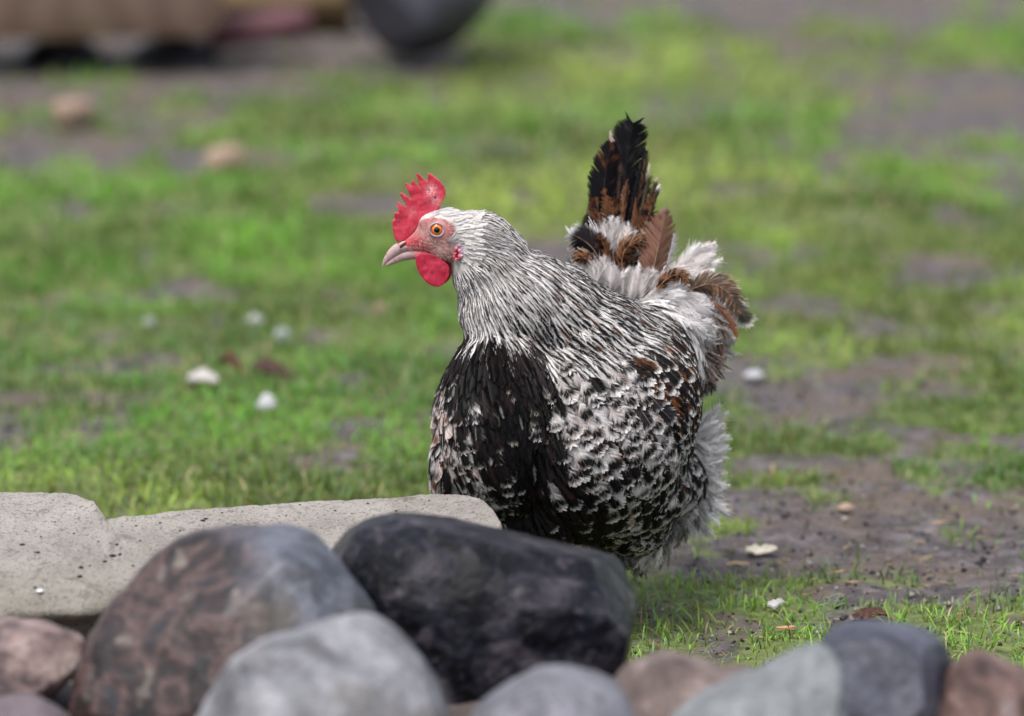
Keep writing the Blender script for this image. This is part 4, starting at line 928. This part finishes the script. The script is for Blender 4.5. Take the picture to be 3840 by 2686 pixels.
for me_, pc in ((up, (.40, .28, .265)), (lo, (.34, .225, .225))):
    V = coords(me_).astype(float); qx, qy = proj(V); nz_ = fbm(qx * .5, qy * .5, 4, 3)
    C = np.array(pc)[None] * (.75 + .5 * nz_)[:, None]
    w = (sstep(402, 410, qx) * sstep(250.5, 247.5, qy - (qx - 410) * .02))[:, None] if me_ is up else sstep(408, 422, qx)[:, None]
    C = C * (1 - w) + np.array([.50, .12, .12]) * w
    C = np.where(((nz_ > .68) & (qx < 402))[:, None], np.array([.22, .12, .10]), C); set_cols(me_, C)
beak = empty('beak', at(405, 250, HEN_Y)); beak.parent = hen; beak.matrix_parent_inverse = hen.matrix_world.inverted(); bpy.context.view_layer.update()
link('upper_mandible', up, M_BEAK, beak); link('lower_mandible', lo, M_BEAK, beak)
def blob(name, px, py, y, rx, ry, rz, rot, mat, parent, sub=3):
    bm = bmesh.new(); bmesh.ops.create_icosphere(bm, subdivisions=sub, radius=1); bmesh.ops.scale(bm, vec=(rx * MM, rz * .001, ry * MM), verts=bm.verts)
    me = bpy.data.meshes.new(name); bm.to_mesh(me); bm.free(); bmesh
    M = Matrix.Translation(at(px, py, y)) @ Matrix.Rotation(rot, 4, 'Y'); me.transform(M); return link(name, me, mat, parent)
m_nos = NT('nostril_dark').base((.05, .018, .016), .6).m; m_flap = NT('nostril_flap').base((.52, .36, .33), .5).m
hb = BVHTree.FromPolygons([v.co for v in up.vertices], [tuple(p.vertices) for p in up.polygons])
def surfY(px, py):
    ys = [h[0].y for h in (hit(btree, px, py), hit(hb, px, py)) if h[0] is not None]; return min(ys) if ys else HEN_Y
blob('nostril', 403.2, 245.0, surfY(403.2, 245) - .0004, 4.6, 1.5, .8, R(-36), m_nos, beak)
blob('nostril_flap', 401.6, 243.6, surfY(401.6, 243.8) - .0006, 4.2, 1.4, .9, R(-32), m_flap, beak)
# eye
EX, EY = 436.9, 229.5; ey = surfY(EX, EY)
t = NT('hen_eye'); tc = t.new('ShaderNodeTexCoord').outputs['Object']; sx = t.new('ShaderNodeSeparateXYZ'); t.l.new(tc, sx.inputs[0])
rr_ = t.math('SQRT', t.math('ADD', t.math('MULTIPLY', sx.outputs[0], sx.outputs[0]), t.math('MULTIPLY', sx.outputs[2], sx.outputs[2])))
c_ = t.ramp(t.math('MULTIPLY', rr_, 100), [(0, (.004, .004, .005)), (.285, (.004, .004, .005)), (.31, (.30, .20, .03)), (.37, (.55, .20, .02)), (.44, (.80, .13, .012)), (.55, (.70, .07, .010)), (.60, (.10, .02, .01)), (.66, (.02, .01, .01))])
t.base(c_, .06, .5); t.b.inputs['Coat Weight'].default_value = .2; t.b.inputs['Coat Roughness'].default_value = .02; m_eye = t.m
m_lid = attr_mat('eyelid', .5, .4, 0, 0, 0, (1200, .6, .0006))
for sgn in (-1, 1):
    yy = ey if sgn < 0 else 2 * (HEN_Y - .005) - ey
    bm = bmesh.new(); bmesh.ops.create_uvsphere(bm, u_segments=48, v_segments=32, radius=.0078); me = bpy.data.meshes.new('eye'); bm.to_mesh(me); bm.free()
    c = at(EX, EY, yy); eye = bpy.data.objects.new('eye', me); col.objects.link(eye); me.materials.append(m_eye); me.polygons.foreach_set('use_smooth', [True] * len(me.polygons))
    eye.parent = hen; eye.matrix_parent_inverse = hen.matrix_world.inverted(); eye.location = c + Vector((0, -sgn * .0046, 0))
    bm = bmesh.new(); NU, NV = 64, 12; ring = []
    for i in range(NU):
        a = 2 * math.pi * i / NU; row = []
        for q in range(NV):
            b = 2 * math.pi * q / NV; rr = .0068 + .0012 * math.cos(b) + .0002 * math.sin(a * 19)
            row.append(bm.verts.new(c + Vector((math.cos(a) * rr * 1.12, sgn * (.0004 + .0015 * math.sin(b)), math.sin(a) * rr * (.98 if math.sin(a) > 0 else 1.02)))))
        ring.append(row)
    for i in range(NU):
        for q in range(NV): bm.faces.new((ring[i][q], ring[(i + 1) % NU][q], ring[(i + 1) % NU][(q + 1) % NV], ring[i][(q + 1) % NV]))
    bmesh.ops.recalc_face_normals(bm, faces=bm.faces); lm = bpy.data.meshes.new('eyelid'); bm.to_mesh(lm); bm.free()
    V = coords(lm); d = np.hypot(V[:, 0] - c.x, V[:, 2] - c.z); set_cols(lm, np.where((d > .0078)[:, None], np.array([.36, .19, .18]), np.array([.30, .25, .26])))
    bpy.context.view_layer.update(); link('eyelid', lm, m_lid, eye)
# ear lobe
lobe_o = [Z1(*p) for p in [(1165, 870), (1160, 930), (1130, 1000), (1085, 1055), (1035, 1080), (1000, 1055), (1005, 980), (1030, 920), (1080, 885), (1130, 868)]]
sy = surfY(458, 250); lm = slab_shape('ear_lobe', lobe_o, (sy - HEN_Y) * 1000 - 1.2, 2.4, .0006, 8)
V = coords(lm).astype(float); qx, qy = proj(V); V[:, 1] += (fbm(qx * .5, qy * .5, 2, 3) - .5) * .004; lm.vertices.foreach_set('co', V.astype(np.float32).ravel())
w = sstep(455, 461, qx - (qy - 250) * .4)[:, None]; C = (np.array([.50, .05, .07]) * (1 - w) + np.array([.50, .30, .40]) * w) * (.55 + .9 * fbm(qx * .8, qy * .8, 9, 3))[:, None]
C = np.where((np.hypot((qx - 457) / 1.6, (qy - 253) / 4.5) < 1)[:, None], np.array([.16, .01, .02]), C); set_cols(lm, C); link('ear_lobe', lm, M_COMB, hen)

# ---- legs (behind the black rock)
m_leg = attr_mat('leg_scales', .5, .4, 0, 0, 0, (400, .8, .001))
def tube(bm, pts, rad, m=12):
    prev = None
    for i, (p, r) in enumerate(zip(pts, rad)):
        d = (pts[min(i + 1, len(pts) - 1)] - pts[max(i - 1, 0)]).normalized(); a = d.orthogonal().normalized(); b = d.cross(a)
        row = [bm.verts.new(p + (a * math.cos(2 * math.pi * q / m) + b * math.sin(2 * math.pi * q / m)) * r) for q in range(m)]
        if prev:
            for q in range(m): bm.faces.new((prev[q], prev[(q + 1) % m], row[(q + 1) % m], row[q]))
        else: bm.faces.new(row[::-1])
        prev = row
    bm.faces.new(prev)
for kx, Yl in ((556, 4.53), (588, 4.63)):
    hip = at(kx + 6, 500, Yl); gz = float(gheight(np.array([hip.x]), np.array([Yl]))[0])
    ank = Vector((hip.x + .012, Yl + .01, gz + .062)); foot = Vector((hip.x - .004, Yl, gz + .008)); bm = bmesh.new()
    tube(bm, [hip, (hip + ank) / 2 + Vector((.004, 0, 0)), ank, (ank + foot) / 2, foot], [.018, .012, .0075, .006, .0065])
    for a, l in ((R(180), .055), (R(215), .048), (R(145), .048), (R(10), .022)):
        dd = Vector((math.cos(a), math.sin(a), 0)); tube(bm, [foot + dd * .002, foot + dd * l * .5 + Vector((0, 0, .004)), foot + dd * l * .9 + Vector((0, 0, -.003)), foot + dd * l + Vector((0, 0, -.006))], [.006, .005, .0042, .0015], 8)
    lm = remeshed(bm, .0015, 3, .5, 'leg'); set_cols(lm, np.tile([[.38, .30, .20]], (len(lm.vertices), 1))); link('leg', lm, m_leg, hen)

# ---- short pale bristles on the bare face
fb = [(x, y) for x, y in zip(rng.uniform(408, 456, 900), rng.uniform(218, 266, 900)) if in_poly(np.array([x]), np.array([y]), BARE)[0] and np.hypot(x - EX, y - EY) > 10.5]
Pb, Nb, Lb = [], [], []
for x, y in fb[:330]:
    h = hit(btree, x, y)
    if h[0] is None: continue
    d = Vector((1, 0, -.15 + (229.5 - y) * .012 + random.gauss(0, .2))); nn = h[1]; d = (d - nn * d.dot(nn)).normalized(); l = random.uniform(.002, .0048)
    Pb.append([h[0] + nn * (.0001 + .0006 * q) + d * l * q / 3 for q in range(4)]); Nb.append([nn] * 4); Lb.append(l)
Pb = np.array(Pb, float); Nb = np.array(Nb, float); m = len(Pb); rb = rng.random(m).reshape(-1, 1, 1, 1, 1)
V, F, C = feathers(Pb, Nb, np.full(m, .00055), np.array(Lb), np.full(m, .4), np.full(m, 1.3), np.full(m, 1.), np.full(m, 1.5), np.full(m, .2), np.full(m, .0), lambda u, v, j, f: np.array([.62, .47, .42]) * (.5 + .6 * rb + 0 * v)[..., None], K=4, J=1)
link('face_bristles', np_mesh('face_bristles', V, F, C), M_FEATHER, hen, smooth=False)
